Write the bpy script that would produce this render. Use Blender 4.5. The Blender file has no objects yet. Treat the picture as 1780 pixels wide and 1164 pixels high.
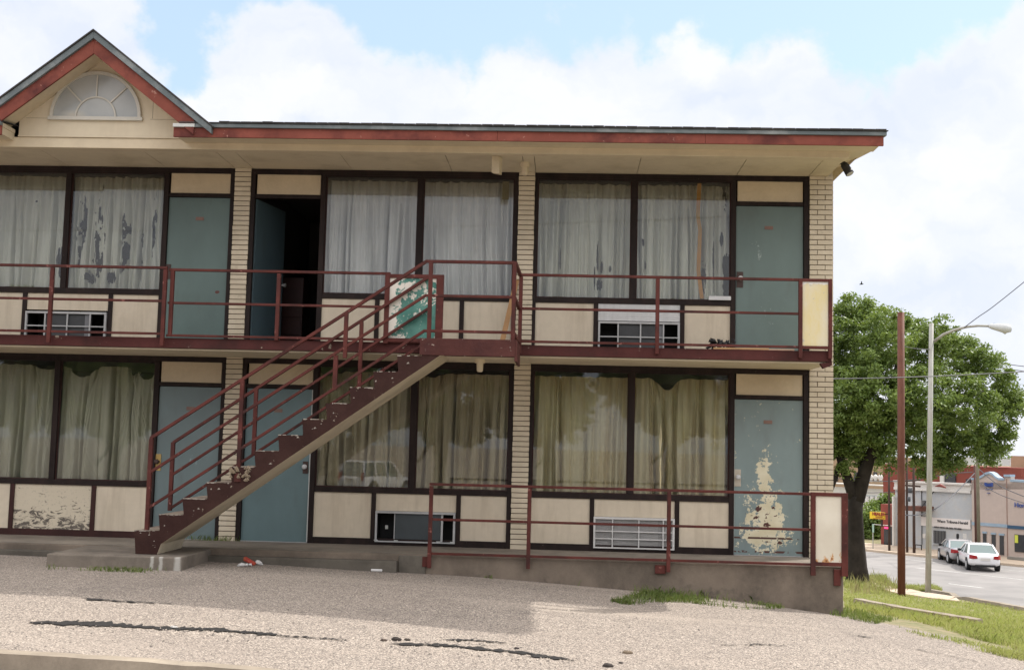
import bpy, math, random
import numpy as np
from mathutils import Vector, Matrix
random.seed(7); rng = np.random.default_rng(7)
R_ = math.radians
S = bpy.context.scene
COL = S.collection
# ------------------------------------------------------------------ camera
FPX = 2082.68; YAW, PIT, ROL = -0.0466405, 0.09245392, 0.02459677
CAM = np.array([0.0, -15.8, 1.333])
def _axes():
    f = np.array([math.sin(YAW)*math.cos(PIT), math.cos(YAW)*math.cos(PIT), math.sin(PIT)])
    rt = np.array([math.cos(YAW), -math.sin(YAW), 0]); up = np.cross(rt, f)
    r2 = math.cos(ROL)*rt + math.sin(ROL)*up; u2 = -math.sin(ROL)*rt + math.cos(ROL)*up
    return r2, u2, f
RT, UP, FW = _axes()
cd = bpy.data.cameras.new('camera'); cam = bpy.data.objects.new('camera', cd); COL.objects.link(cam)
cd.sensor_width = 36; cd.lens = 36*FPX/1780; cd.clip_start = .1; cd.clip_end = 3000
cam.matrix_world = Matrix([[RT[0], UP[0], -FW[0], CAM[0]], [RT[1], UP[1], -FW[1], CAM[1]], [RT[2], UP[2], -FW[2], CAM[2]], [0, 0, 0, 1]])
S.camera = cam
# ------------------------------------------------------------------ light
SUN = Vector((3.9, 3.0, 5.3)).normalized()
sl = bpy.data.lights.new('sun', 'SUN'); sl.energy = 3.05; sl.angle = R_(.6); sl.color = (1, .955, .88)
so = bpy.data.objects.new('sun', sl); COL.objects.link(so); so.rotation_euler = (-SUN).to_track_quat('-Z', 'Y').to_euler()
W = bpy.data.worlds.new('World'); S.world = W; W.use_nodes = True
def build_sky():
    nt = W.node_tree; nt.nodes.clear(); N = nt.nodes.new; L = nt.links.new
    out = N('ShaderNodeOutputWorld'); bg = N('ShaderNodeBackground'); bg.inputs[1].default_value = .1
    sk = N('ShaderNodeTexSky'); sk.sky_type = 'NISHITA'; sk.sun_disc = False
    sk.sun_elevation = math.asin(SUN.z); sk.sun_rotation = math.atan2(SUN.x, SUN.y); sk.air_density = 1.2; sk.dust_density = 1.0
    tc = N('ShaderNodeTexCoord')
    def vm(op, a, b=None, out=0):
        n = N('ShaderNodeVectorMath'); n.operation = op
        for i, v in enumerate((a, b)):
            if v is None: continue
            if isinstance(v, bpy.types.NodeSocket): L(v, n.inputs[i])
            else: n.inputs[i].default_value = v
        return n.outputs[out]
    def mt(op, a, b=0, c=0):
        n = N('ShaderNodeMath'); n.operation = op
        for i, v in enumerate((a, b, c)):
            if isinstance(v, bpy.types.NodeSocket): L(v, n.inputs[i])
            else: n.inputs[i].default_value = v
        return n.outputs[0]
    def noise(v, sc, det, ro=.5):
        n = N('ShaderNodeTexNoise'); n.inputs['Scale'].default_value = sc; n.inputs['Detail'].default_value = det; n.inputs['Roughness'].default_value = ro
        L(v, n.inputs['Vector']); return n
    d = tc.outputs['Generated']
    wn = noise(d, 7, 6, .55)
    warp = vm('SCALE', vm('SUBTRACT', wn.outputs['Color'], (.5, .5, .5))); warp.node.inputs['Scale'].default_value = .11
    wn2 = noise(d, 28, 5, .6)
    warp2 = vm('SCALE', vm('SUBTRACT', wn2.outputs['Color'], (.5, .5, .5))); warp2.node.inputs['Scale'].default_value = .045
    dw = vm('NORMALIZE', vm('ADD', vm('ADD', d, warp), warp2))
    def dirpx(px, py):
        v = (px-890)/FPX*RT - (py-582)/FPX*UP + FW; return tuple(v/np.linalg.norm(v))
    # cloud bodies: (direction of centre, angular radius) as soft lobes standing in the sky
    mask = 0.0
    lobes = [(20, 70, .105), (-250, 150, .2), (90, 180, .075), (500, 135, .062), (440, 215, .052), (600, 240, .072), (740, 240, .066), (900, 245, .07), (1040, 190, .062), (1200, 180, .067), (1350, 195, .060), (1430, 245, .053), (1560, 330, .082),
             (1690, 200, .064), (1800, 190, .074), (1150, 330, .1), (700, 400, .14), (1850, 380, .13), (1600, 480, .09), (1720, 560, .11), (900, 600, .22), (300, 560, .14), (330, 300, .06)]
    for px, py, r in lobes:
        dist = vm('DISTANCE', dw, dirpx(px, py), 1)
        n = N('ShaderNodeMapRange'); n.interpolation_type = 'SMOOTHSTEP'
        L(dist, n.inputs[0]); n.inputs[1].default_value = r-.013; n.inputs[2].default_value = r+.007; n.inputs[3].default_value = 1; n.inputs[4].default_value = 0
        mask = mt('MAXIMUM', n.outputs[0], mask)
    # broken cloud over the rest of the sky, away from what the lobes describe
    g = noise(vm('MULTIPLY', dw, (1, 1, 2.2)), 2.6, 5, .55)
    gm = N('ShaderNodeMapRange'); gm.interpolation_type = 'SMOOTHSTEP'; L(g.outputs[0], gm.inputs[0]); gm.inputs[1].default_value = .34; gm.inputs[2].default_value = .46
    far = vm('DISTANCE', d, dirpx(890, 300), 1)
    fm = N('ShaderNodeMapRange'); L(far, fm.inputs[0]); fm.inputs[1].default_value = .5; fm.inputs[2].default_value = .75
    mask = mt('MAXIMUM', mask, mt('MULTIPLY', gm.outputs[0], fm.outputs[0]))
    # cloud tone: bright tops, faint lavender bands low down
    tn = noise(vm('MULTIPLY', dw, (1, 1, 2.0)), 9, 4, .5)
    tr = N('ShaderNodeMapRange'); L(tn.outputs[0], tr.inputs[0]); tr.inputs[1].default_value = .38; tr.inputs[2].default_value = .68
    mc = N('ShaderNodeMix'); mc.data_type = 'RGBA'; L(tr.outputs[0], mc.inputs[0]); mc.inputs[6].default_value = (7.2, 7.25, 7.75, 1); mc.inputs[7].default_value = (5.9, 6.3, 7.3, 1)
    # unseen high cloud overhead and behind the viewer boosted, adding warm fill on the facade
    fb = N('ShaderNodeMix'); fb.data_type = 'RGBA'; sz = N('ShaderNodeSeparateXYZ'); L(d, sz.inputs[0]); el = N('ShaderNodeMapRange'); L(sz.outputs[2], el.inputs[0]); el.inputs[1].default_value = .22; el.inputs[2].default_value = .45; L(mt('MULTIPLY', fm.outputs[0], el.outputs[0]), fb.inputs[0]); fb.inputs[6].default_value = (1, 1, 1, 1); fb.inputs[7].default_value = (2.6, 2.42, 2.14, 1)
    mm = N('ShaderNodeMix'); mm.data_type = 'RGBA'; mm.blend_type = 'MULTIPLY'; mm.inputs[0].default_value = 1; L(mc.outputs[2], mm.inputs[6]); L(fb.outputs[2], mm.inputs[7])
    # thin haze veil lifts the clear blue
    hz = N('ShaderNodeMix'); hz.data_type = 'RGBA'; hz.inputs[0].default_value = .5; L(sk.outputs[0], hz.inputs[6]); hz.inputs[7].default_value = (6.1, 7.8, 9.8, 1)
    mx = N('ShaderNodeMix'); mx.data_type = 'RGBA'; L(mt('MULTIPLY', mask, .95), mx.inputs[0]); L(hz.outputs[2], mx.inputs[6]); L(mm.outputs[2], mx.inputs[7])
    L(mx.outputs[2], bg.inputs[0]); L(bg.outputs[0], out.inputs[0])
build_sky()
S.view_settings.view_transform = 'Standard'; S.view_settings.look = 'None'; S.view_settings.gamma = 1; S.view_settings.exposure = .49
S.render.engine = 'CYCLES'
S.cycles.max_bounces = 8; S.cycles.transparent_max_bounces = 12

# ------------------------------------------------------------------ pixel <-> place
def ray(px, py): return (px-890)/FPX*RT - (py-582)/FPX*UP + FW
def at(px, py, Y):
    d = ray(px, py); return CAM + d*((Y-CAM[1])/d[1])
_h = math.hypot(.78, .62); NS = np.array([.78, .62])/_h; US = np.array([-.62, .78])/_h          # across / along the street
def sval(x, y): return NS[0]*x + NS[1]*(y+15.8)
PS = [-200, 5, 7.5, 9.8, 11.7, 13.6, 20, 26, 34, 44, 48.5, 72, 400]
PD = [1.47, 1.47, 1.53, 1.68, 1.88, 2.2, 2.98, 3.75, 4.72, 5.75, 6.43, 6.5, 6.5]
def smooth_interp(s):
    s = np.asarray(s, float); o = 0
    for k, w in ((-.8, .2), (-.4, .2), (0, .2), (.4, .2), (.8, .2)): o = o + w*np.interp(s+k, PS, PD)
    return o
def zg(x, y):
    x = np.asarray(x, float); y = np.asarray(y, float)
    drop = smooth_interp(sval(x, y)) + np.interp(-(y+15.8), [-3, 25, 60, 400], [0, 1.25, 2.0, 2.4])
    drop = drop + .012*np.sin(x*1.7+y*.9)*np.cos(y*1.3-x*.4)
    dd = y+15.8; sx = np.clip((x+6)/6, 0, 1); drop = drop + .05*np.clip(14.4-dd, 0, 5)*sx*sx*(3-2*sx)*np.interp(dd, [-5, 3], [0, 1])
    return 1.333 - drop
def hit(px, py):
    d = ray(px, py); a, b = 2.0, 300.0
    ks = np.geomspace(3, 400, 600); P = CAM[None]+ks[:, None]*d[None]
    below = P[:, 2] < zg(P[:, 0], P[:, 1]); i = int(np.argmax(below)) if below.any() else len(ks)-1
    a, b = ks[max(i-1, 0)], ks[i]
    for _ in range(25):
        m = (a+b)/2; p = CAM+m*d
        if p[2] < zg(p[0], p[1]): b = m
        else: a = m
    p = CAM+b*d; return np.array([p[0], p[1], float(zg(p[0], p[1]))])
def onS(px, py, s):
    d = ray(px, py); return CAM + d*(s/(d[0]*NS[0]+d[1]*NS[1]))
def tval(p): return US[0]*p[0] + US[1]*(p[1]+15.8)
def st(s, t, z): return np.array([NS[0]*s+US[0]*t, NS[1]*s+US[1]*t-15.8, z])

# ------------------------------------------------------------------ objects
def props(o, label=None, cat=None, group=None, kind=None):
    if label: o['label'] = label
    if cat: o['category'] = cat
    if group: o['group'] = group
    if kind: o['kind'] = kind
    return o
def thing(name, label, cat, loc=(0, 0, 0), rz=0, group=None):
    o = bpy.data.objects.new(name, None); COL.objects.link(o); o.empty_display_size = .2
    o.location = loc; o.rotation_euler = (0, 0, rz); return props(o, label, cat, group)
class MB:
    def __init__(s): s.v = []; s.f = []; s.m = []
    def quad(s, pts, mi=0):
        n = len(s.v); s.v += [tuple(map(float, p)) for p in pts]; s.f.append(tuple(range(n, n+len(pts)))); s.m.append(mi); return s
    def box(s, a, b, mi=0):
        x0, x1 = sorted((a[0], b[0])); y0, y1 = sorted((a[1], b[1])); z0, z1 = sorted((a[2], b[2])); n = len(s.v)
        s.v += [(x0, y0, z0), (x1, y0, z0), (x1, y1, z0), (x0, y1, z0), (x0, y0, z1), (x1, y0, z1), (x1, y1, z1), (x0, y1, z1)]
        for f in ((0, 3, 2, 1), (4, 5, 6, 7), (0, 1, 5, 4), (1, 2, 6, 5), (2, 3, 7, 6), (3, 0, 4, 7)): s.f.append(tuple(n+i for i in f)); s.m.append(mi)
        return s
    def hexa(s, c, mi=0):     # 8 corners bottom loop then top loop
        n = len(s.v); s.v += [tuple(map(float, p)) for p in c]
        for f in ((0, 3, 2, 1), (4, 5, 6, 7), (0, 1, 5, 4), (1, 2, 6, 5), (2, 3, 7, 6), (3, 0, 4, 7)): s.f.append(tuple(n+i for i in f)); s.m.append(mi)
        return s
    def bar(s, a, b, w, h=None, up=(0, 0, 1), mi=0):   # square bar from a to b
        a = Vector([float(q) for q in a]); b = Vector([float(q) for q in b]); h = h or w; d = (b-a).normalized(); u = Vector(up)
        if abs(d.dot(u)) > .95: u = Vector((0, 1, 0))
        sd = d.cross(u).normalized(); uu = sd.cross(d).normalized()
        c = [p+sd*i*w/2+uu*j*h/2 for p in (a, b) for i, j in ((-1, -1), (1, -1), (1, 1), (-1, 1))]
        return s.hexa([tuple(q) for q in c], mi)
    def tube(s, pts, rad, n=10, cap=True, mi=0):
        pts = [Vector([float(q) for q in p]) for p in pts]; rad = [rad]*len(pts) if not hasattr(rad, '__len__') else rad
        base = len(s.v); pu = None
        for i, p in enumerate(pts):
            d = (pts[min(i+1, len(pts)-1)]-pts[max(i-1, 0)]).normalized()
            if pu is None: pu = d.orthogonal().normalized()
            u = (pu-d*pu.dot(d)).normalized(); w = d.cross(u); pu = u
            for k in range(n):
                a = 2*math.pi*k/n; s.v.append(tuple(p+(u*math.cos(a)+w*math.sin(a))*rad[i]))
        for i in range(len(pts)-1):
            for k in range(n):
                a = base+i*n+k; b = base+i*n+(k+1) % n; s.f.append((a, b, b+n, a+n)); s.m.append(mi)
        if cap:
            s.f.append(tuple(base+k for k in reversed(range(n)))); s.m.append(mi)
            s.f.append(tuple(base+(len(pts)-1)*n+k for k in range(n))); s.m.append(mi)
        return s
    def prism(s, poly, y0, y1, mi=0, side=None):  # poly in XZ, extruded along Y ; side(k)->mat index
        n = len(s.v); k = len(poly)
        s.v += [(x, y0, z) for x, z in poly] + [(x, y1, z) for x, z in poly]
        s.f.append(tuple(range(n, n+k))); s.m.append(mi); s.f.append(tuple(reversed(range(n+k, n+2*k)))); s.m.append(mi)
        for i in range(k):
            j = (i+1) % k; s.f.append((n+j, n+i, n+k+i, n+k+j)); s.m.append(side(i) if side else mi)
        return s
    def build(s, name, mats, parent=None, smooth=False, bevel=0, local=False):
        me = bpy.data.meshes.new(name); off = Vector((0, 0, 0))
        if parent is not None and not local:
            p = parent
            while p is not None: off += p.location; p = p.parent
        me.from_pydata([(v[0]-off.x, v[1]-off.y, v[2]-off.z) for v in s.v], [], s.f)
        mats = mats if isinstance(mats, (list, tuple)) else [mats]
        for m in mats: me.materials.append(m)
        if len(mats) > 1: me.polygons.foreach_set('material_index', s.m)
        if smooth: me.polygons.foreach_set('use_smooth', [True]*len(s.f))
        me.update()
        o = bpy.data.objects.new(name, me); COL.objects.link(o)
        if parent is not None: o.parent = parent
        if bevel:
            b = o.modifiers.new('bevel', 'BEVEL'); b.width = bevel; b.segments = 2; b.limit_method = 'ANGLE'
        return o
def fastmesh(name, V, F, mats, parent=None, mi=None, smooth=False):
    V = np.asarray(V, np.float32); F = np.asarray(F, np.int32)
    if parent is not None:
        off = np.array(parent.location, np.float32); V = V-off
    me = bpy.data.meshes.new(name); k = F.shape[1]
    me.vertices.add(len(V)); me.vertices.foreach_set('co', V.ravel())
    me.loops.add(F.size); me.loops.foreach_set('vertex_index', F.ravel())
    me.polygons.add(len(F)); me.polygons.foreach_set('loop_start', np.arange(0, F.size, k, dtype=np.int32)); me.polygons.foreach_set('loop_total', np.full(len(F), k, np.int32))
    for m in (mats if isinstance(mats, (list, tuple)) else [mats]): me.materials.append(m)
    if mi is not None: me.polygons.foreach_set('material_index', np.asarray(mi, np.int32))
    if smooth: me.polygons.foreach_set('use_smooth', np.ones(len(F), bool))
    me.update(calc_edges=True)
    o = bpy.data.objects.new(name, me); COL.objects.link(o)
    if parent is not None: o.parent = parent
    return o
def copy_thing(o, loc, rz=None, label=None, scale=None):
    c = o.copy(); COL.objects.link(c); c.location = loc
    if rz is not None: c.rotation_euler = (0, 0, rz)
    if label: c['label'] = label
    if scale: c.scale = (scale,)*3
    for ch in list(o.children):
        d = ch.copy(); COL.objects.link(d); d.parent = c
        for g in list(ch.children):
            e = g.copy(); COL.objects.link(e); e.parent = d
    return c
def text_obj(name, body, size, mat, parent, origin, xdir, updir, depth=.01, align='LEFT', bold=0, font=None):
    bpy.context.view_layer.update()
    cu = bpy.data.curves.new(name, 'FONT'); cu.body = body; cu.size = size; cu.extrude = depth; cu.align_x = align; cu.offset = bold
    t = bpy.data.objects.new(name, cu); COL.objects.link(t)
    me = bpy.data.meshes.new_from_object(t); bpy.data.objects.remove(t)
    x = Vector(xdir).normalized(); u = Vector(updir).normalized(); z = x.cross(u)
    M = Matrix(((x.x, u.x, z.x, origin[0]), (x.y, u.y, z.y, origin[1]), (x.z, u.z, z.z, origin[2]), (0, 0, 0, 1)))
    me.transform(M); off = Vector((0, 0, 0)); p = parent
    while p is not None: off += p.location; p = p.parent
    me.transform(Matrix.Translation(-off)); me.materials.clear(); me.materials.append(mat)
    o = bpy.data.objects.new(name, me); COL.objects.link(o); o.parent = parent; return o

# ------------------------------------------------------------------ materials
class G:
    def __init__(s, name):
        s.m = bpy.data.materials.new(name); s.m.use_nodes = True; s.nt = s.m.node_tree; s.nt.nodes.clear()
        s.out = s.N('ShaderNodeOutputMaterial'); s.geo = s.N('ShaderNodeNewGeometry'); s.pos = s.geo.outputs['Position']
    def N(s, t): return s.nt.nodes.new(t)
    def put(s, v, sock):
        if isinstance(v, bpy.types.NodeSocket): s.nt.links.new(v, sock)
        elif sock.type == 'RGBA': sock.default_value = (*v[:3], 1)
        else: sock.default_value = v
    def math(s, op, a, b=0.0, c=0.0, clamp=False):
        n = s.N('ShaderNodeMath'); n.operation = op; n.use_clamp = clamp
        for i, v in enumerate((a, b, c)): s.put(v, n.inputs[i])
        return n.outputs[0]
    def vec(s, op, a, b, out=0):
        n = s.N('ShaderNodeVectorMath'); n.operation = op; s.put(a, n.inputs[0]); s.put(b, n.inputs[1]); return n.outputs[out]
    def noise(s, sc, det=4, ro=.55, stretch=None, off=None, dist=0):
        v = s.pos
        if stretch: v = s.vec('MULTIPLY', v, stretch)
        if off: v = s.vec('ADD', v, off)
        n = s.N('ShaderNodeTexNoise'); n.inputs['Scale'].default_value = sc; n.inputs['Detail'].default_value = det; n.inputs['Roughness'].default_value = ro; n.inputs['Distortion'].default_value = dist
        s.put(v, n.inputs['Vector']); return n.outputs[0]
    def voro(s, sc, feat='F1', out=0, stretch=None):
        n = s.N('ShaderNodeTexVoronoi'); n.feature = feat; n.inputs['Scale'].default_value = sc
        s.put(s.vec('MULTIPLY', s.pos, stretch) if stretch else s.pos, n.inputs['Vector']); return n.outputs[out]
    def ramp(s, x, lo, hi, a=0.0, b=1.0):
        n = s.N('ShaderNodeMapRange'); s.put(x, n.inputs[0]); n.inputs[1].default_value = lo; n.inputs[2].default_value = hi; n.inputs[3].default_value = a; n.inputs[4].default_value = b; return n.outputs[0]
    def mix(s, f, a, b):
        n = s.N('ShaderNodeMix'); n.data_type = 'RGBA'; s.put(f, n.inputs[0]); s.put(a, n.inputs[6]); s.put(b, n.inputs[7]); return n.outputs[2]
    def blob(s, cx, cz, rx, rz, cy=0, ry=1e6):
        v = s.vec('SUBTRACT', s.pos, (cx, cy, cz)); v = s.vec('MULTIPLY', v, (1/rx, 1/ry, 1/rz)); n = s.N('ShaderNodeVectorMath'); n.operation = 'LENGTH'; s.put(v, n.inputs[0])
        return s.ramp(n.outputs['Value'], 0, 1, 1, 0)
    def sep(s, v=None):
        n = s.N('ShaderNodeSeparateXYZ'); s.put(v or s.pos, n.inputs[0]); return n.outputs
    def bump(s, h, st, d=.02):
        n = s.N('ShaderNodeBump'); n.inputs['Strength'].default_value = st; n.inputs['Distance'].default_value = d; s.put(h, n.inputs['Height']); return n.outputs[0]
    def fin(s, col, rough=.7, normal=None, spec=.5, metal=0.0, emit=None, es=0):
        b = s.N('ShaderNodeBsdfPrincipled'); s.put(col, b.inputs['Base Color']); s.put(rough, b.inputs['Roughness']); b.inputs['Specular IOR Level'].default_value = spec; b.inputs['Metallic'].default_value = metal
        if normal is not None: s.put(normal, b.inputs['Normal'])
        if emit: s.put(emit, b.inputs['Emission Color']); b.inputs['Emission Strength'].default_value = es
        s.nt.links.new(b.outputs[0], s.out.inputs[0]); s.b = b; return s.m
def painted(name, base, var=.12, rough=.6, sc=3, dirt=None, dirt_amt=.5, streak=False, bumpv=.1, spec=.4, chips=None, chip_lo=.66, chip_sc=14, spec_=None):
    spec = spec if spec_ is None else spec_; g = G(name); n = g.noise(sc, 5, .6); n2 = g.noise(sc*9, 4, .6)
    hi = tuple(min(1, c*(1+var)) for c in base); lo = tuple(c*(1-var) for c in base)
    c = g.mix(g.ramp(n, .3, .7), lo, hi); c = g.mix(g.ramp(n2, .35, .75, 0, .35), c, tuple(q*.82 for q in base))
    if dirt is not None:
        m = g.noise(2.2, 6, .65, stretch=(4, 4, .5) if streak else None, off=(3, 7, 1))
        c = g.mix(g.ramp(m, .48, .72, 0, dirt_amt), c, dirt)
    if chips is not None:
        m = g.noise(chip_sc, 6, .7, off=(9, 2, 5)); c = g.mix(g.ramp(m, chip_lo, chip_lo+.015), c, chips)
    return g.fin(c, rough, g.bump(n2, bumpv, .01), spec)
CREAM = (.60, .515, .385)
m_panel = painted('cream_panel', (.60, .52, .405), .07, .6, 1.3, (.40, .33, .24), .5, True, .05, .4, (.30, .22, .15), .735, 16)
m_transom = painted('transom_board', (.56, .46, .32), .08, .6, 2.5, (.42, .33, .22), .4, False, .4)
m_soffit = painted('soffit_paint', (.64, .555, .41), .06, .7, .9, (.36, .29, .19), .45, False, .15)
m_beam = painted('beam_paint', (.62, .53, .385), .06, .65, 1.5, (.42, .34, .24), .4, False, .15)
m_gable = painted('gable_board', (.64, .56, .42), .05, .65, 1.2, (.5, .42, .31), .3, True, .1)
m_frame = painted('dark_brown_frame', (.017, .0105, .0095), .3, .6, 5, (.04, .024, .02), .6, True, .25, .18, (.2, .18, .17), .70, 22, spec_=0.2)
m_frame2 = painted('red_brown_sill', (.045, .018, .016), .25, .6, 4, (.02, .011, .01), .6, True, .25, .2, (.2, .12, .1), .71, 22)
m_rail = painted('oxide_rail_paint', (.098, .029, .024), .3, .6, 3, (.036, .018, .017), .95, False, .3, .4, (.24, .10, .085), .635, 9, spec_=0.15)
m_stairred = painted('stair_red_paint', (.048, .024, .0205), .28, .7, 2.5, (.035, .016, .015), .8, False, .5, .25, (.42, .36, .28), .665, 13, spec_=0.08)
m_landing = painted('landing_red_paint', (.088, .034, .030), .3, .65, 3, (.045, .022, .024), .8, False, .5, .3, (.40, .33, .28), .645, 12, spec_=0.1)
m_balfascia = painted('balcony_fascia_paint', (.08, .027, .025), .3, .6, 1.6, (.035, .018, .017), .8, False, .4, .3, (.34, .29, .23), .64, 5, spec_=0.1)
m_fascia = painted('roof_fascia_paint', (.225, .068, .050), .25, .6, 1.8, (.075, .024, .024), .95, False, .2, .35, (.40, .21, .17), .66, 12, spec_=0.12)
m_drip = painted('grey_drip_edge', (.115, .14, .148), .15, .5, 1.5, (.32, .34, .34), .7, False, .2, .4)
m_whitetrim = painted('faded_white_trim', (.55, .56, .54), .1, .6, 3)
m_plywhite = painted('white_siding_board', (.62, .62, .62), .06, .6, 5, (.4, .4, .4), .4, True, .15)
m_black = painted('near_black', (.012, .012, .013), .2, .6, 5)
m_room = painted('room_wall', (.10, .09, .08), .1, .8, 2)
m_alu = painted('weathered_aluminium', (.42, .42, .42), .15, .45, 5, (.25, .25, .26), .5, False, .1, .6)
m_aluw = painted('white_metal_grille', (.58, .57, .56), .1, .5, 6, (.38, .38, .38), .4, False, .1, .5)
m_acdark = painted('dark_coil', (.05, .052, .055), .2, .6, 8)
m_acblue = painted('blue_grey_sheet', (.045, .056, .062), .15, .5, 3, None, .5, False, .1, .5, (.5, .5, .5), .73, 9)
def m_door(name, base, extra=None):
    g = G(name); n = g.noise(1.6, 5, .6, stretch=(1, 1, .6)); n2 = g.noise(30, 4, .6)
    c = g.mix(g.ramp(n, .3, .7), tuple(q*.86 for q in base), tuple(q*1.12 for q in base))
    sm = g.noise(4, 5, .6, stretch=(1, 1, .35), off=(2, 5, 8)); c = g.mix(g.ramp(sm, .55, .75, 0, .45), c, (base[0]*.75, base[1]*.62, base[2]*.62))
    if extra: c = extra(g, c)
    return g.fin(c, .42, g.bump(n2, .08, .004), .5)
TEAL = (.125, .205, .205)
def ex_peel(g, c):     # right ground floor door: cream undercoat where the paint has worn away, rust in it
    n = g.noise(7, 7, .68, off=(1, 2, 3)); n2 = g.noise(26, 5, .65, off=(4, 1, 9))
    a = g.math('MAXIMUM', g.blob(2.60, .42, .36, .66), g.blob(2.60, 1.0, .15, .62))
    a = g.math('MAXIMUM', a, g.blob(2.6, .26, .50, .28))
    f = g.math('ADD', g.math('MULTIPLY', a, 1.0), g.math('ADD', g.math('MULTIPLY', g.math('SUBTRACT', n, .5), 2.3), g.math('MULTIPLY', g.math('SUBTRACT', n2, .5), 1.7)))
    c = g.mix(g.ramp(f, .46, .48), c, g.mix(g.ramp(g.noise(5, 4), .35, .65), (.56, .50, .34), (.66, .61, .46)))
    f2 = g.math('ADD', g.math('MULTIPLY', g.blob(2.62, .45, .5, .75), .5), g.math('MULTIPLY', g.math('SUBTRACT', g.noise(13, 5, .55, stretch=(.7, 1, 1.1), off=(7, 7, 1)), .5), 2.0))
    c = g.mix(g.ramp(f2, .56, .585), c, (.07, .022, .018))
    line = g.math('MULTIPLY', g.ramp(g.math('ABSOLUTE', g.math('SUBTRACT', g.sep()[2], .055)), .012, .016, 1, 0), g.ramp(g.noise(9, 4, .6, off=(3, 3, 3)), .48, .5))
    c = g.mix(line, c, (.08, .03, .025))
    line = g.math('MULTIPLY', g.ramp(g.math('ABSOLUTE', g.math('SUBTRACT', g.sep()[2], .23)), .010, .014, 1, 0), g.math('MULTIPLY', g.blob(2.62, .23, .6, 9), g.ramp(g.noise(14, 4, .6, off=(5, 3, 3)), .45, .47)))
    return g.mix(g.ramp(line, .2, .3), c, (.07, .03, .025))
def ex_scuff(g, c):
    n = g.noise(20, 6, .7, stretch=(1.6, 1, .8), off=(2, 2, 2))
    f = g.math('ADD', g.math('MULTIPLY', g.blob(2.5, 4.0, .16, .55), .5), g.math('MULTIPLY', g.math('SUBTRACT', n, .5), 1.6))
    c = g.mix(g.ramp(f, .52, .56, 0, .7), c, (.36, .42, .40))
    f = g.math('ADD', g.math('MULTIPLY', g.blob(2.6, 3.2, .5, .7), .35), g.math('MULTIPLY', g.math('SUBTRACT', g.noise(40, 4, .6, stretch=(1, 1, .5)), .5), 1.6))
    return g.mix(g.ramp(f, .52, .56, 0, .6), c, (.38, .42, .42))
def ex_rusthole(g, c):
    n = g.noise(30, 4, .6); f = g.math('ADD', g.blob(-4.73, 3.30, .05, .035), g.math('MULTIPLY', g.math('SUBTRACT', n, .5), .6))
    return g.mix(g.ramp(f, .35, .4), c, (.09, .025, .018))
def ex_light(g, c):
    n = g.noise(18, 6, .7); f = g.math('ADD', g.math('MULTIPLY', g.blob(-4.95, 1.05, .3, .4), .4), g.math('MULTIPLY', g.math('SUBTRACT', n, .5), 1.5))
    return g.mix(g.ramp(f, .48, .55, 0, .6), c, (.33, .40, .40))
m_doors = {('A', 0): m_door('door_a0', (.13, .175, .18), ex_light), ('A', 1): m_door('door_a1', (.10, .15, .14), ex_rusthole), ('B', 0): m_door('door_b0', (.115, .175, .185)),
           ('B', 1): m_door('door_b1', (.075, .115, .135)), ('C', 0): m_door('door_c0', (.185, .24, .24), ex_peel), ('C', 1): m_door('door_c1', (.125, .175, .165), ex_scuff)}
def m_damage():
    g = G('scraped_panel'); n = g.noise(1.5, 4); c = g.mix(g.ramp(n, .3, .7), (.55, .48, .37), (.6, .53, .41))
    s = g.noise(9, 7, .72, stretch=(.7, 1, 1.5), off=(1, 5, 2), dist=1.2); z = g.sep()[2]
    f = g.math('ADD', g.math('MULTIPLY', g.math('SUBTRACT', s, .5), 1.7), g.ramp(z, .1, .66, .30, .02))
    c = g.mix(g.ramp(f, .24, .33, 0, .95), c, (.09, .075, .065))
    c = g.mix(g.ramp(g.noise(40, 4, .6), .6, .66, 0, .3), c, (.16, .14, .12))
    return g.fin(c, .7, g.bump(f, .3, .005), .3)
m_scraped = m_damage()
def m_green():
    g = G('flaking_green_panel'); n = g.noise(3.4, 8, .72, off=(.2, 0, .9), dist=.5)
    f = g.math('ADD', g.math('MULTIPLY', g.blob(-1.78, 2.80, .46, .72), .62), g.math('ADD', g.math('MULTIPLY', g.math('SUBTRACT', n, .5), 1.9), g.math('MULTIPLY', g.math('SUBTRACT', g.noise(19, 5, .65, off=(3, 3, 9)), .5), .9)))
    c = g.mix(g.ramp(g.noise(3, 4), .3, .7), (.60, .55, .47), (.68, .64, .58)); c = g.mix(g.ramp(f, .20, .225), c, g.mix(g.ramp(g.noise(6, 5), .35, .65), (.04, .155, .125), (.09, .235, .195)))
    c = g.mix(g.ramp(g.noise(34, 5, .65), .66, .68), c, (.7, .68, .62)); return g.fin(c, .5, g.bump(f, .15, .004), .4)
def m_yellowpanel():
    g = G('worn_yellow_panel'); n = g.noise(3, 6, .65, stretch=(1, 1, .35)); c = g.mix(g.ramp(n, .38, .62), (.66, .56, .30), (.66, .62, .52))
    n2 = g.noise(9, 5, .6); c = g.mix(g.ramp(n2, .62, .66, 0, .7), c, (.45, .42, .40))
    x, y, z = g.sep(); e = g.math('ADD', g.ramp(g.math('ABSOLUTE', g.math('SUBTRACT', z, 3.0)), .30, .40, 0, 1), g.math('MULTIPLY', g.math('SUBTRACT', g.noise(14, 5, .6, off=(3, 1, 1)), .5), 1.1))
    c = g.mix(g.ramp(e, .72, .76), c, (.72, .70, .66)); return g.fin(c, .55, None, .4)
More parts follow.
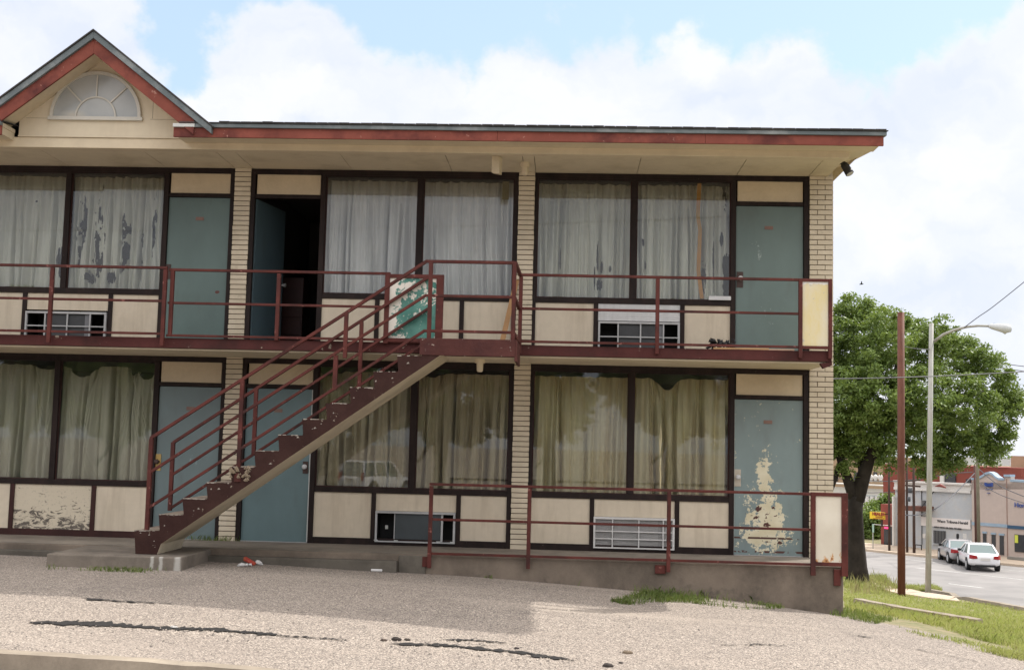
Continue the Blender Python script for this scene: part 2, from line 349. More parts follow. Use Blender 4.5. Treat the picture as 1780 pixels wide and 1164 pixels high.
def m_rustpanel():
    g = G('rusting_cream_panel'); c = g.mix(g.ramp(g.noise(3, 5), .3, .7), (.58, .52, .42), (.68, .63, .53))
    x, y, z = g.sep(); f = g.math('ADD', g.ramp(z, .08, .40, .42, -.2), g.math('MULTIPLY', g.math('SUBTRACT', g.noise(13, 6, .65, stretch=(1, 1, .55)), .5), 1.7))
    c = g.mix(g.ramp(f, .40, .50), c, (.52, .26, .09)); c = g.mix(g.ramp(f, .54, .58), c, (.10, .028, .018)); return g.fin(c, .55, None, .4)
m_greenp, m_yelp, m_rustp = m_green(), m_yellowpanel(), m_rustpanel()
def m_concrete(name, base, stain, sc=2.0, amt=.7, wet=None):
    g = G(name); n = g.noise(sc, 7, .65); n2 = g.noise(50, 5, .7); c = g.mix(g.ramp(n, .32, .68), tuple(q*.8 for q in base), tuple(q*1.15 for q in base))
    m = g.noise(1.6, 7, .7, stretch=(1, 1, .8), off=(5, 5, 5)); c = g.mix(g.ramp(m, .42, .66, 0, amt), c, stain); c = g.mix(g.ramp(n2, .3, .8, 0, .4), c, tuple(q*.65 for q in base))
    if wet: c = wet(g, c)
    return g.fin(c, .85, g.bump(n2, .35, .01), .25)
def base_grime(g, c):
    x, y, z = g.sep(); f = g.math('ADD', g.ramp(z, -.55, -.1, .25, -.12), g.math('MULTIPLY', g.math('SUBTRACT', g.noise(3, 7, .7, off=(8, 1, 1)), .5), 1.4))
    return g.mix(g.ramp(f, .1, .35, 0, .75), c, (.055, .05, .04))
m_slabface = m_concrete('slab_concrete', (.205, .165, .13), (.10, .082, .066), 1.6, .9, base_grime)
m_walk = m_concrete('walk_concrete', (.255, .22, .18), (.12, .105, .09), 1.4, .8)
def drips(g, c):
    x, y, z = g.sep()
    for cx, w in ((-4.62, .018), (-4.52, .02), (-4.33, .03)):
        f = g.math('MULTIPLY', g.ramp(g.math('ABSOLUTE', g.math('SUBTRACT', g.math('ADD', x, g.math('MULTIPLY', g.math('SUBTRACT', g.noise(9, 3), .5), .05)), cx)), w*.6, w*1.5, 1, 0), g.ramp(y, -2.28, -2.33, 0, 1))
        c = g.mix(g.math('MULTIPLY', f, .6), c, (.55, .54, .5))
    return c
m_pad = m_concrete('pad_concrete', (.20, .17, .14), (.065, .058, .05), 2.5, .8, drips)
m_tread = m_concrete('worn_tread', (.30, .25, .20), (.12, .07, .06), 5, .7)
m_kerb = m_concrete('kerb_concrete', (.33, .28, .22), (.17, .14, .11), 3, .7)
m_undstair = painted('stair_underside_paint', (.56, .485, .36), .12, .75, 2.2, (.22, .18, .13), .5, False, .3, .3, (.16, .13, .1), .72, 12)
def m_brick():
    g = G('painted_brick'); n = g.noise(2, 5); c = g.mix(g.ramp(n, .3, .7), (.52, .45, .335), (.66, .575, .445))
    x, y, z = g.sep(); row = g.math('FLOOR', g.math('MULTIPLY', z, 14.97)); col = g.math('FLOOR', g.math('MULTIPLY', x, 9))
    wn = g.N('ShaderNodeTexWhiteNoise'); wn.noise_dimensions = '1D'; g.put(g.math('ADD', g.math('MULTIPLY', row, 7.31), col), wn.inputs['W'])
    c = g.mix(g.ramp(wn.outputs[0], 0, 1, 0, .3), c, (.46, .385, .275)); n2 = g.noise(45, 5, .65)
    c = g.mix(g.ramp(g.noise(6, 6, .7, off=(2, 2, 2)), .6, .75, 0, .6), c, (.30, .25, .18))
    return g.fin(c, .65, g.bump(n2, .3, .006), .35)
m_brickp = m_brick(); m_mortar = painted('dark_mortar', (.17, .14, .11), .2, .9, 6)
def m_glassf(name, film=.035, filmcol=(.5, .5, .45)):
    g = G(name); fr = g.N('ShaderNodeFresnel'); fr.inputs[0].default_value = 1.55
    tr = g.N('ShaderNodeBsdfTransparent'); tr.inputs[0].default_value = (.94, .95, .94, 1); gl = g.N('ShaderNodeBsdfGlossy'); gl.inputs['Roughness'].default_value = .012
    b = g.noise(1.6, 2); g.put(g.bump(b, .012, .02), gl.inputs['Normal'])
    df = g.N('ShaderNodeBsdfDiffuse'); g.put(filmcol, df.inputs[0])
    a = g.N('ShaderNodeMixShader'); g.put(fr.outputs[0], a.inputs[0]); g.nt.links.new(tr.outputs[0], a.inputs[1]); g.nt.links.new(gl.outputs[0], a.inputs[2])
    c = g.N('ShaderNodeMixShader'); g.put(g.ramp(g.noise(3, 7, .7, stretch=(1.4, 1, .5)), .35, .8, film*.3, film*2), c.inputs[0]); g.nt.links.new(a.outputs[0], c.inputs[1]); g.nt.links.new(df.outputs[0], c.inputs[2])
    g.nt.links.new(c.outputs[0], g.out.inputs[0]); return g.m
m_glass = m_glassf('window_glass')
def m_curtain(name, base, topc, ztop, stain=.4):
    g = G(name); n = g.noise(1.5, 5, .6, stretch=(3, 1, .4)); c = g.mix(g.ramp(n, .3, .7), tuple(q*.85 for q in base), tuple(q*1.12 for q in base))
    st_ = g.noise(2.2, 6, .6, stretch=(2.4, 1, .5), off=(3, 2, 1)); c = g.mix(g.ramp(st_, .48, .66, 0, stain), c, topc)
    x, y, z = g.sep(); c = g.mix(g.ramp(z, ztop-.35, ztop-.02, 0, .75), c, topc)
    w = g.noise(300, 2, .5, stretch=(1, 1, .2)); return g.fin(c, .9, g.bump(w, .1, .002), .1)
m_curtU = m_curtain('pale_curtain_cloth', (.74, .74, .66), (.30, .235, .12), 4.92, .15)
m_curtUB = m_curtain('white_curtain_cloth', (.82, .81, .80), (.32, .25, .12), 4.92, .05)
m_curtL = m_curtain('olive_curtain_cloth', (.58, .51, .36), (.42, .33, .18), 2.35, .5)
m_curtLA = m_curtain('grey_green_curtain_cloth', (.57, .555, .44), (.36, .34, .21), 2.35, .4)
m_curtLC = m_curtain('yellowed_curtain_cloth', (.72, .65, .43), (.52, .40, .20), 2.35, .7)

# ------------------------------------------------------------------ ground
pA, pB, pC = hit(1462, 1068), hit(1600, 1084), hit(1780, 1138)
def m_groundf():
    g = G('lot_and_soil'); x, y, z = g.sep()
    # exposed aggregate asphalt
    vc = g.voro(105, 'F1', 1); sp = g.N('ShaderNodeSeparateColor'); g.put(vc, sp.inputs[0])
    r = g.N('ShaderNodeValToRGB'); e = r.color_ramp.elements; e[0].position = 0; e[0].color = (.032, .030, .029, 1); e[1].position = 1; e[1].color = (.60, .53, .45, 1)
    for p, c in ((.18, (.085, .074, .067)), (.36, (.20, .172, .15)), (.7, (.30, .25, .21)), (.88, (.40, .35, .30))):
        q = e.new(p); q.color = (*c, 1)
    g.put(sp.outputs[0], r.inputs[0]); c = r.outputs[0]
    vf = g.voro(230, 'F1', 1); sp2 = g.N('ShaderNodeSeparateColor'); g.put(vf, sp2.inputs[0]); c = g.mix(g.ramp(sp2.outputs[1], 0, 1, 0, .25), c, (.36, .31, .265))
    big = g.noise(.35, 6, .6); c = g.mix(g.ramp(big, .38, .66, 0, .25), c, (.24, .20, .17))
    st_ = g.noise(.9, 7, .7, stretch=(.35, 1.6, 1), off=(4, 4, 0)); c = g.mix(g.ramp(st_, .54, .68, 0, .22), c, (.17, .145, .125))
    pale = g.noise(.6, 5, .6, stretch=(.3, 2.2, 1), off=(9, 1, 0)); c = g.mix(g.ramp(pale, .55, .7, 0, .35), c, (.42, .36, .30))
    oil = g.math('MULTIPLY', g.noise(.5, 3, .5, off=(7, 3, 0)), g.noise(2.4, 5, .65, off=(1, 2, 0))); c = g.mix(g.ramp(oil, .31, .40, 0, .25), c, (.12, .105, .095))
    tyre = g.noise(.25, 2, .5, stretch=(.12, 3.2, 1), off=(2, 5, 0)); c = g.mix(g.ramp(tyre, .50, .66, 0, .10), c, (.15, .13, .115))
    hz = g.noise(5, 6, .7, stretch=(.25, 2, 1), off=(1, 8, 0)); c = g.mix(g.ramp(hz, .64, .68, 0, .55), c, (.13, .11, .095))
    # soil under the grass
    s = g.mix(g.ramp(g.noise(3, 6, .7), .35, .65), (.26, .21, .13), (.11, .13, .045)); s = g.mix(g.ramp(g.noise(14, 5, .6), .5, .7, 0, .6), s, (.34, .29, .2))
    d1 = np.array([pC[0]-pA[0], pC[1]-pA[1]]); nrm = np.array([-d1[1], d1[0]])/np.linalg.norm(d1)
    if nrm @ (hit(1700, 1050)[:2]-pA[:2]) < 0: nrm = -nrm
    sd = g.math('SUBTRACT', g.math('ADD', g.math('MULTIPLY', x, float(nrm[0])), g.math('MULTIPLY', y, float(nrm[1]))), float(nrm@pA[:2]))
    sd = g.math('ADD', sd, g.math('MULTIPLY', g.math('SUBTRACT', g.noise(1.2, 6, .65), .5), 1.3))
    right = g.ramp(g.math('ADD', x, g.math('MULTIPLY', g.math('SUBTRACT', g.noise(2, 4), .5), .5)), 3.2, 3.5)
    c = g.mix(g.math('MULTIPLY', g.ramp(sd, -.05, .1), right), c, s)
    h = g.voro(88, 'F1', 0); return g.fin(c, .9, g.bump(g.math('ADD', h, g.math('MULTIPLY', g.noise(12, 4), .6)), .35, .008), .25)
m_ground = m_groundf()
def axis(lo, hi, step, out, ratio=1.35):
    a = list(np.arange(lo, hi+1e-6, step)); d = step; x = hi
    while x < out: d *= ratio; x += d; a.append(x)
    d = step; x = lo; pre = []
    while x > -out: d *= ratio; x -= d; pre.append(x)
    return np.array(pre[::-1]+a)
gx, gy = axis(-12, 40, .3, 1200), axis(-16, 70, .3, 1200)
X, Y = np.meshgrid(gx, gy); Z = zg(X, Y); nx, ny = len(gx), len(gy)
ii = np.arange(ny-1)[:, None]*nx+np.arange(nx-1)[None]; F = np.stack([ii, ii+1, ii+1+nx, ii+nx], -1).reshape(-1, 4)
props(fastmesh('ground', np.stack([X, Y, Z], -1).reshape(-1, 3), F, m_ground, smooth=True), kind='structure')
def strip(name, s0, s1, t0, t1, dz, mat, n=60, thick=None):
    V, Fq = [], []; ts = np.linspace(t0, t1, n); ss = np.linspace(s0, s1, 12)
    for t in ts:
        for s in ss:
            p = st(s, t, 0); V.append((p[0], p[1], float(zg(p[0], p[1]))+dz))
    k = len(ss)
    for i in range(n-1):
        for j in range(k-1): a = i*k+j; Fq.append((a, a+1, a+1+k, a+k))
    if thick:
        b = len(V)
        for t in ts:
            p = st(s0, t, 0); z = float(zg(p[0], p[1])); V.append((p[0], p[1], z+dz)); V.append((p[0], p[1], z-.1))
        for i in range(n-1): a = b+2*i; Fq.append((a, a+2, a+3, a+1))
    return fastmesh(name, V, Fq, mat)
def m_road():
    g = G('street_asphalt'); n = g.noise(.4, 6, .6, stretch=(1, 1, 1)); c = g.mix(g.ramp(n, .35, .65), (.20, .19, .185), (.27, .255, .245)); return g.fin(c, .85, g.bump(g.noise(40, 3), .2, .01), .3)
m_roadm = m_road(); m_side = m_concrete('sidewalk_concrete', (.52, .42, .32), (.4, .33, .26), .5, .5)
m_mark = painted('road_marking_paint', (.55, .55, .53), .1, .7, 2, (.3, .29, .28), .6)
props(strip('street', 48.3, 67.5, -60, 220, .03, m_roadm), kind='structure')
props(strip('far_sidewalk', 67.5, 72.5, -60, 220, .17, m_side, 60, True), kind='structure')
def dashes():
    m = MB()
    for s, ts in ((60.5, [(-60, 220)]), (54.5, [(t, t+3) for t in np.arange(-20, 120, 9)]), (64.8, [(-60, 220)])):
        for a, b in ts:
            k = np.linspace(a, b, 40 if b-a > 20 else 3)
            for i in range(len(k)-1):
                q = [st(s-.07, k[i], 0), st(s+.07, k[i], 0), st(s+.07, k[i+1], 0), st(s-.07, k[i+1], 0)]
                m.quad([(p[0], p[1], float(zg(p[0], p[1]))+.036) for p in q])
    return m
props(dashes().build('road_markings', m_mark), kind='structure')
def ribbon(pts, w, h, m, sub=8, jit=.0, top=None):   # raised strip laid along points on the ground
    P = []
    for a, b in zip(pts[:-1], pts[1:]):
        for k in range(sub): P.append(np.array(a[:2])+(np.array(b[:2])-np.array(a[:2]))*k/sub)
    P.append(np.array(pts[-1][:2])); V = []
    for i, p in enumerate(P):
        d = P[min(i+1, len(P)-1)]-P[max(i-1, 0)]; d = d/np.linalg.norm(d); n = np.array([-d[1], d[0]]); ww = w/2*(1+random.uniform(-jit, jit)); hh = h*(1+random.uniform(-jit, jit)*.6)
        for sgn in (-1, 1):
            q = p+n*ww*sgn; z = float(zg(p[0], p[1])); V.append([(q[0], q[1], z-.08), (q[0]-n[0]*sgn*.012, q[1]-n[1]*sgn*.012, z+hh)])
    for i in range(len(P)-1):
        a, b, c, d = V[2*i], V[2*i+1], V[2*i+2], V[2*i+3]
        m.quad([a[1], b[1], d[1], c[1]]); m.quad([a[0], a[1], c[1], c[0]]); m.quad([b[1], b[0], d[0], d[1]])
        if i == 0: m.quad([a[0], b[0], b[1], a[1]])
        if i == len(P)-2: m.quad([c[1], d[1], d[0], c[0]])
    return m
k0, k1, k2 = hit(-500, 1128), hit(-60, 1158), hit(430, 1192)
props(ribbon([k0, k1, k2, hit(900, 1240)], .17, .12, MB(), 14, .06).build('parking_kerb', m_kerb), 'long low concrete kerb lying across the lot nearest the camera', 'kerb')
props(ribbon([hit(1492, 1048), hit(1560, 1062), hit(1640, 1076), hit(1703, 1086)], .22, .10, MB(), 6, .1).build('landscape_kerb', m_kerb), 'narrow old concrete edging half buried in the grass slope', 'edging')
props(ribbon([hit(1440, 1010), hit(1520, 1018), hit(1580, 1034), hit(1640, 1043), hit(1665, 1046)], 1.3, .12, MB(), 6).build('near_sidewalk', m_side), kind='structure')
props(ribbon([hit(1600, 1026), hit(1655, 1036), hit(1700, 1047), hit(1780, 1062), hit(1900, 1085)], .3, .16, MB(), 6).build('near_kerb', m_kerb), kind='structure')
# cracks in the asphalt
def crack(pts, wmax):
    P = [hit(*p) for p in pts]; Q = []
    for a, b in zip(P[:-1], P[1:]):
        for k in range(14): Q.append(a+(b-a)*k/14)
    Q.append(P[-1]); V = []; n = len(Q)
    for i, q in enumerate(Q):
        w = wmax*(.12+.88*math.sin(math.pi*i/(n-1))**.6)*random.choice((.45, .7, .9, 1.1, 1.5))*random.uniform(.7, 1.2)*(1.5 if i < n*.3 else .9); yj = random.uniform(-.022, .022)
        V += [(q[0]+random.uniform(-.02, .02), q[1]-w/2+yj, 0), (q[0], q[1]+w/2+yj, 0)]
    V = [(v[0], v[1], float(zg(v[0], v[1]))+.009) for v in V]; m = MB()
    for i in range(n-1): m.quad([V[2*i], V[2*i+2], V[2*i+3], V[2*i+1]])
    return m
m_crack = painted('broken_asphalt', (.020, .018, .017), .4, .95, 12, None, .5, False, 1.0)
cm = MB()
for pts, w in (([(48, 1082), (110, 1083), (200, 1086), (280, 1092), (360, 1094), (440, 1100), (500, 1106)], .17), ([(90, 1083), (150, 1084), (200, 1088)], .2), ([(140, 1040), (200, 1045), (300, 1050)], .06),
               ([(770, 1112), (820, 1113), (880, 1117)], .07), ([(680, 1119), (760, 1121), (830, 1127), (920, 1136), (1000, 1148)], .10), ([(500, 1106), (560, 1110), (600, 1112)], .03),
               ([(1300, 1118), (1340, 1121), (1370, 1123)], .03), ([(1490, 1105), (1515, 1109)], .05), ([(1250, 1122), (1330, 1121)], .015), ([(920, 1140), (990, 1146)], .1), ([(1560, 1122), (1700, 1150)], .02)):
    c_ = crack(pts, w); o_ = len(cm.v); cm.v += c_.v; cm.f += [tuple(o_+q for q in f) for f in c_.f]; cm.m += c_.m
props(cm.build('asphalt_cracks', m_crack), kind='structure')
def chips():
    V, F, k = [], [], 0; src = [(random.uniform(-20, 1500), random.uniform(1040, 1170)) for _ in range(1500)]
    for _ in range(1100):
        t_ = random.random(); a = random.choice(((60, 1084, 500, 1104), (670, 1120, 1000, 1148), (250, 1094, 420, 1102), (760, 1113, 900, 1120)))
        src.append((a[0]+(a[2]-a[0])*t_+random.gauss(0, 12), a[1]+(a[3]-a[1])*t_+random.gauss(2, 5)))
    for px, py in src:
        if py < 1030: continue
        p = hit(px, py); r = random.choice((.005, .007, .010, .013))*random.uniform(.7, 1.4); a0 = random.uniform(0, 6)
        q = [(p[0]+r*random.uniform(.7, 1.3)*math.cos(a0+i*1.57), p[1]+r*random.uniform(.7, 1.3)*math.sin(a0+i*1.57), p[2]-.002) for i in range(4)]
        top = (p[0]+random.uniform(-.3, .3)*r, p[1], p[2]+r*random.uniform(.5, 1.1)); V += q+[top]; F += [(k+i, k+(i+1) % 4, k+4) for i in range(4)]; k += 5
    return V, F
V_, F_ = chips(); g = G('loose_stone'); wn_ = g.N('ShaderNodeTexWhiteNoise'); wn_.noise_dimensions = '3D'; g.put(g.vec('SNAP', g.pos, (.04, .04, .04)), wn_.inputs['Vector'])
m_chip = g.fin(g.mix(g.ramp(wn_.outputs[0], 0, 1), (.08, .068, .06), (.42, .36, .30)), .9)
props(fastmesh('loose_gravel', V_, F_, m_chip), 'loose stone chips scattered over the lot and along its cracks', 'gravel', kind='stuff')
# ------------------------------------------------------------------ grass
def m_leafmat(name, a, b, c, sc=1.5, trans=.3):
    g = G(name); n = g.noise(sc, 4, .6); n2 = g.noise(sc*14, 2, .5)
    col = g.mix(g.ramp(n, .35, .65), a, b); col = g.mix(g.ramp(n2, .45, .7, 0, .7), col, c)
    bs = g.N('ShaderNodeBsdfPrincipled'); g.put(col, bs.inputs['Base Color']); bs.inputs['Roughness'].default_value = .5; bs.inputs['Specular IOR Level'].default_value = .35
    tl = g.N('ShaderNodeBsdfTranslucent'); g.put(g.mix(.5, col, (.30, .38, .05)), tl.inputs[0]); mx = g.N('ShaderNodeMixShader'); mx.inputs[0].default_value = trans
    g.nt.links.new(bs.outputs[0], mx.inputs[1]); g.nt.links.new(tl.outputs[0], mx.inputs[2]); g.nt.links.new(mx.outputs[0], g.out.inputs[0]); return g.m
m_grass = m_leafmat('grass_blades', (.27, .34, .08), (.42, .43, .15), (.52, .45, .26), 1.1, .4)
m_weed = m_leafmat('weed_blades', (.08, .13, .03), (.14, .20, .05), (.26, .25, .11), 2, .3)
m_dry = m_leafmat('seed_heads', (.30, .25, .12), (.24, .22, .1), (.4, .34, .2), 3, .3)
def inpoly(p, poly):
    c = False; j = len(poly)-1
    for i in range(len(poly)):
        if (poly[i][1] > p[1]) != (poly[j][1] > p[1]) and p[0] < (poly[j][0]-poly[i][0])*(p[1]-poly[i][1])/(poly[j][1]-poly[i][1])+poly[i][0]: c = not c
        j = i
    return c
def zhit_many(px, py):
    P = np.empty((len(px), 3)); ks = np.geomspace(6, 90, 500)
    for i in range(len(px)):
        d = ray(px[i], py[i]); Q = CAM[None]+ks[:, None]*d[None]; b = Q[:, 2] < zg(Q[:, 0], Q[:, 1]); j = max(int(np.argmax(b)), 1)
        P[i] = Q[j]
    P[:, 2] = zg(P[:, 0], P[:, 1]); return P
def blades(P, hs, ws, lean=.6):
    n = len(P); a = rng.uniform(0, 2*np.pi, n); b = rng.uniform(0, 2*np.pi, n); l = rng.uniform(.1, lean, n)*hs
    dx = np.stack([np.cos(a), np.sin(a), np.zeros(n)], 1)*ws[:, None]/2; tip = P+np.stack([np.cos(b)*l, np.sin(b)*l, hs], 1)
    mid = P+np.stack([np.cos(b)*l*.3, np.sin(b)*l*.3, hs*.6], 1)
    V = np.stack([P-dx, P+dx, mid+dx*.7, tip, mid-dx*.7], 1).reshape(-1, 3); F = (np.arange(n)[:, None]*5+np.arange(5)[None]); return V, F
def scatter_grass(name, poly, n, h, w, mat, patch=None, lean=.6, patchscale=.7):
    xs = [p[0] for p in poly]; ys = [p[1] for p in poly]; pts = []
    while len(pts) < n:
        p = (random.uniform(min(xs), max(xs)), random.uniform(min(ys), max(ys)))
        if inpoly(p, poly): pts.append(p)
    P = zhit_many([p[0] for p in pts], [p[1] for p in pts]); D = P[:, 1]+15.8
    if patch is not None:
        f = np.sin(P[:, 0]*2.3/patchscale+np.sin(P[:, 1]*1.7/patchscale)*1.5)*np.cos(P[:, 1]*1.9/patchscale+P[:, 0]*.8)+rng.normal(0, .35, len(P)); keep = f > patch; P = P[keep]; D = D[keep]
    hs = rng.uniform(.35, 1.2, len(P))*h; ws = np.maximum(w, D*.00055)*rng.uniform(.7, 1.3, len(P))
    V, F = blades(P, hs, ws, lean); return props(fastmesh(name, V, F, mat), kind='stuff')
props(scatter_grass('grass', [(1468, 1012), (1560, 1025), (1600, 1040), (1700, 1048), (1785, 1056), (1785, 1135), (1700, 1112), (1600, 1082), (1470, 1060), (1466, 1040)], 26000, .10, .007, m_grass, -.35, 1.0), 'sunlit yellow green grass on the slope right of the building', 'grass')
scatter_grass('grass', [(1462, 1004), (1540, 1004), (1545, 1016), (1575, 1030), (1468, 1022)], 3500, .28, .02, m_grass, -.6, .7)
scatter_grass('grass', [(1570, 1022), (1625, 1022), (1640, 1030), (1580, 1030)], 1500, .25, .02, m_grass, None, .7)
scatter_grass('grass', [(1560, 1090), (1790, 1140), (1790, 1152), (1650, 1120), (1570, 1096)], 2500, .05, .008, m_grass, .1, 1.0)
scatter_grass('grass', [(1440, 1068), (1470, 1058), (1560, 1078), (1520, 1085)], 1300, .08, .007, m_weed, -.5, .8)
scatter_grass('weeds', [(1060, 1046), (1130, 1027), (1160, 1034), (1240, 1044), (1360, 1052), (1365, 1058), (1300, 1060), (1180, 1047), (1090, 1052)], 5000, .055, .005, m_weed, -.15, .9)
scatter_grass('weeds', [(1000, 1014), (1370, 1046), (1365, 1053), (1180, 1038), (1000, 1021)], 1400, .10, .006, m_weed, .15, .9)
scatter_grass('weeds', [(80, 986), (310, 993), (300, 998), (80, 990)], 900, .05, .006, m_weed, .0, .9, .4)
Pw = np.stack([rng.normal(-4.62, .16, 160), rng.uniform(-.10, -.02, 160), np.full(160, .003)], 1); Vw, Fw = blades(Pw, rng.uniform(.02, .09, 160), np.full(160, .006), .8); props(fastmesh('weeds', Vw, Fw, m_weed), kind='stuff')
scatter_grass('weeds', [(750, 990), (800, 993), (790, 1000), (750, 997)], 260, .08, .006, m_weed, None, .9)
scatter_grass('weeds', [(840, 998), (860, 1000), (855, 1007), (838, 1004)], 90, .06, .006, m_weed, None, .9)
scatter_grass('dry_grass', [(1468, 1000), (1530, 1006), (1590, 1032), (1480, 1036)], 420, .55, .012, m_dry, None, .4)
# ------------------------------------------------------------------ motel
motel = thing('motel_building', 'two storey cream motel with teal doors, dark framed windows and a gabled roof dormer', 'building')
UF = 2.566
piersX = {'Z': (-8.39, -8.175), 'A': (-4.541, -4.324), 'B': (-.693, -.479), 'C': (3.158, 3.473)}
def pier(x0, x1, split):
    m = MB(); mo = MB(); z = .0; c = .0668; k = 0
    while z < 4.985:
        z1 = min(z+c-.010, 4.987)
        if not (2.41 < z+.03 < 2.57 and False):
            j = lambda: random.uniform(-.003, .003)
            if split:
                xs = [x0, x0+(.105 if k % 2 else .205), x1]
                for a, b in zip(xs[:-1], xs[1:]):
                    y = -.03+j(); m.box((a+.004+j()*.6, y, z), (b-.004, .08, z1))
            else:
                y = -.03+j(); m.box((x0+j()-.001, y, z+random.uniform(0, .002)), (x1+j(), .08, z1))
        z += c; k += 1
    mo.box((x0+.008, -.018, 0), (x1-.008, .079, 4.988))
    o = m.build('brick_pier', m_brickp, motel, bevel=.0025); mo.build('mortar', m_mortar, o)
for k, (a, b) in piersX.items(): pier(a, b, k == 'C')
# side, back and inner walls, inner floors
w = MB(); w.box((3.16, .081, -1.2), (3.47, 8, 4.988)); w.hexa([(3.40, .0, 4.989), (3.47, .0, 4.989), (3.47, 3.3, 4.989), (3.40, 3.3, 4.989), (3.40, .0, 5.17), (3.47, .0, 5.17), (3.47, 3.3, 5.56), (3.40, 3.3, 5.56)]); w.box((-14, 7.8, -1.2), (3.159, 8, 4.988)); w.box((-14, .2, -1.2), (-13.8, 7.8, 4.988)); w.build('wall', m_brickp, motel)
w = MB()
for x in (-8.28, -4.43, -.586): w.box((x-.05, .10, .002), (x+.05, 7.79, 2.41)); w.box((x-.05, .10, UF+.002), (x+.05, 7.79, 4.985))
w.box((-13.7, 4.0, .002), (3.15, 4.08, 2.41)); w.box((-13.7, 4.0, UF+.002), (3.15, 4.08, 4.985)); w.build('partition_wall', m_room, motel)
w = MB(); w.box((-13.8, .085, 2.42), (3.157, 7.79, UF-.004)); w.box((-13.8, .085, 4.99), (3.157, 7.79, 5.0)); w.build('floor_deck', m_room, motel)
# ground slab
w = MB(); w.box((-14, -1.16, -1.3), (3.338, 7.9, -.001))
sl_ = w.build('porch_slab', [m_slabface], motel, bevel=.012)
w = MB(); w.box((-13.9, -1.13, .0005), (3.31, .08, .0035)); w.build('porch_floor', m_walk, motel)
w = MB(); w.box((-1.99, -1.185, -.7), (-1.66, -1.161, -.012)); w.box((-13.9, -1.30, -.5), (-2.0, -1.161, -.075)); w.build('porch_step', m_concrete('grimy_step_concrete', (.13, .115, .095), (.05, .045, .038), 2, .7), motel, bevel=.01)
def bay(key, x0, x1, dx0, dx1, door_right, fl):
    """x0..x1 opening between piers, dx0..dx1 the door leaf"""
    zo = fl*UF; Yf = -.012
    fm = m_frame if fl or key == 'C' else m_frame
    if door_right: wx0, wx1 = x0+.045, dx0-.068; mull = (wx0+1.27, wx0+1.34)
    else: wx0, wx1 = dx1+.068, x1-.06; mull = (wx0+1.225, wx0+1.30)
    if key == 'A': mull = (-6.878, -6.802)
    if key == 'C': mull = (.815, .89)
    if key == 'B': mull = (-2.05, -1.972)
    # outer frame
    w = MB(); y0, y1 = Yf, .085
    if door_right: w.box((x0+.002, y0, zo+.0), (wx0-.001, y1, zo+2.35))
    w.box((x0+.002, y0, zo+2.35), (x1-.002, y1, zo+2.418 if not fl else 4.987))
    if door_right:
        w.box((dx1, y0-.004, zo), (x1-.002, y1, zo+2.35)); w.box((wx1, y0, zo), (dx0, y1, zo+2.35))
    else:
        w.box((dx1, y0, zo), (wx0-.0011, y1, zo+2.35))
        w.box((x0+.0021, y0-.004, zo), (dx0, y1, zo+2.3499)); w.box((wx1, y0-.003, zo), (x1-.002, y1, zo+2.35))
    w.box((dx0, y0+.005, zo+2.022), (dx1, y1, zo+2.075)); w.build('door_frame' if False else 'facade_frame', fm, motel, bevel=.004)
    # transom board
    MB().box((dx0+.02, .012, zo+2.076), (dx1-.012, .06, zo+2.349)).build('transom_panel', m_transom, motel)
    # window frame and glass
    w = MB(); w.box((wx0, y0+.003, zo+.675), (wx1, y1, zo+.745)); w.box((mull[0], y0+.002, zo+.745), (mull[1], y1, zo+2.3495)); w.box((wx0, y0+.004, zo+2.325), (wx1, y1-.01, zo+2.3495))
    win = w.build('window', fm, motel, bevel=.004)
    for a, b in ((wx0, mull[0]), (mull[1], wx1)):
        MB().box((a+.001, .035, zo+.746), (b-.001, .041, zo+2.324)).build('glass_pane', m_glass, win)
        t = MB(); e = .012
        t.box((a, .02, zo+.745), (a+e, .055, zo+2.325)); t.box((b-e, .02, zo+.745), (b, .055, zo+2.325)); t.box((a+e, .02, zo+.745), (b-e, .055, zo+.745+e)); t.build('glazing_bead', m_frame2, win)
    # lower band: base beam, studs, panels
    studs = {'A1': (-6.76+.0, -6.76), 'x': 0}
    sets = {('A', 0): [-7.36, -6.255], ('A', 1): [-7.35, -6.17], ('B', 0): [-2.505, -1.385], ('B', 1): [-2.55, -1.415], ('C', 0): [.362, 1.465], ('C', 1): [.367, 1.505]}[(key, fl)]
    w = MB(); w.box((wx0, y0+.001, zo+.001), (wx1, y1, zo+.088))
    for s in sets: w.box((s-.030, y0+.0015, zo+.088), (s+.030, y1, zo+.675))
    w.build('sill_band', m_frame2 if (key == 'A' and not fl) else fm, motel, bevel=.004)
    ed = [wx0]+sets+[wx1]
    acs = {('A', 1): 1, ('B', 0): 1, ('C', 0): 1, ('C', 1): 1}.get((key, fl))
    for i in range(3):
        a = ed[i]+(.030 if i else 0); b = ed[i+1]-(.030 if i < 2 else 0); lo = zo+.088
        if acs == i:
            lo = zo+.45
            mat = m_panel
            if (key, fl) == ('C', 1):
                q = MB()
                for r in range(8): q.box((a, .004+.002*(r % 2), zo+.452+r*.028), (b, .05, zo+.452+r*.028+.026))
                q.build('siding_panel', m_plywhite, motel)['label'] = 'white boarded panel above the air conditioner'
            else: MB().box((a, .012, lo), (b, .05, zo+.675)).build('wall_panel', mat, motel)
        else:
            mat = m_scraped if (key, fl, i) == ('A', 0, 1) else m_panel
            o = MB().box((a, .012, lo), (b, .05, zo+.675)).build('wall_panel', mat, motel)
            if mat is m_scraped: o['label'] = 'cream panel covered in black scrape marks'
    return wx0, wx1, mull
BX = {'A': (-8.175, -4.541, -5.447, -4.60, True), 'B': (-4.324, -.693, -4.262, -3.365, False), 'C': (-.479, 3.158, 2.200, 3.090, True)}
WIN = {}
for k, v in BX.items():
    for fl in (0, 1): WIN[(k, fl)] = bay(k, *v, fl)
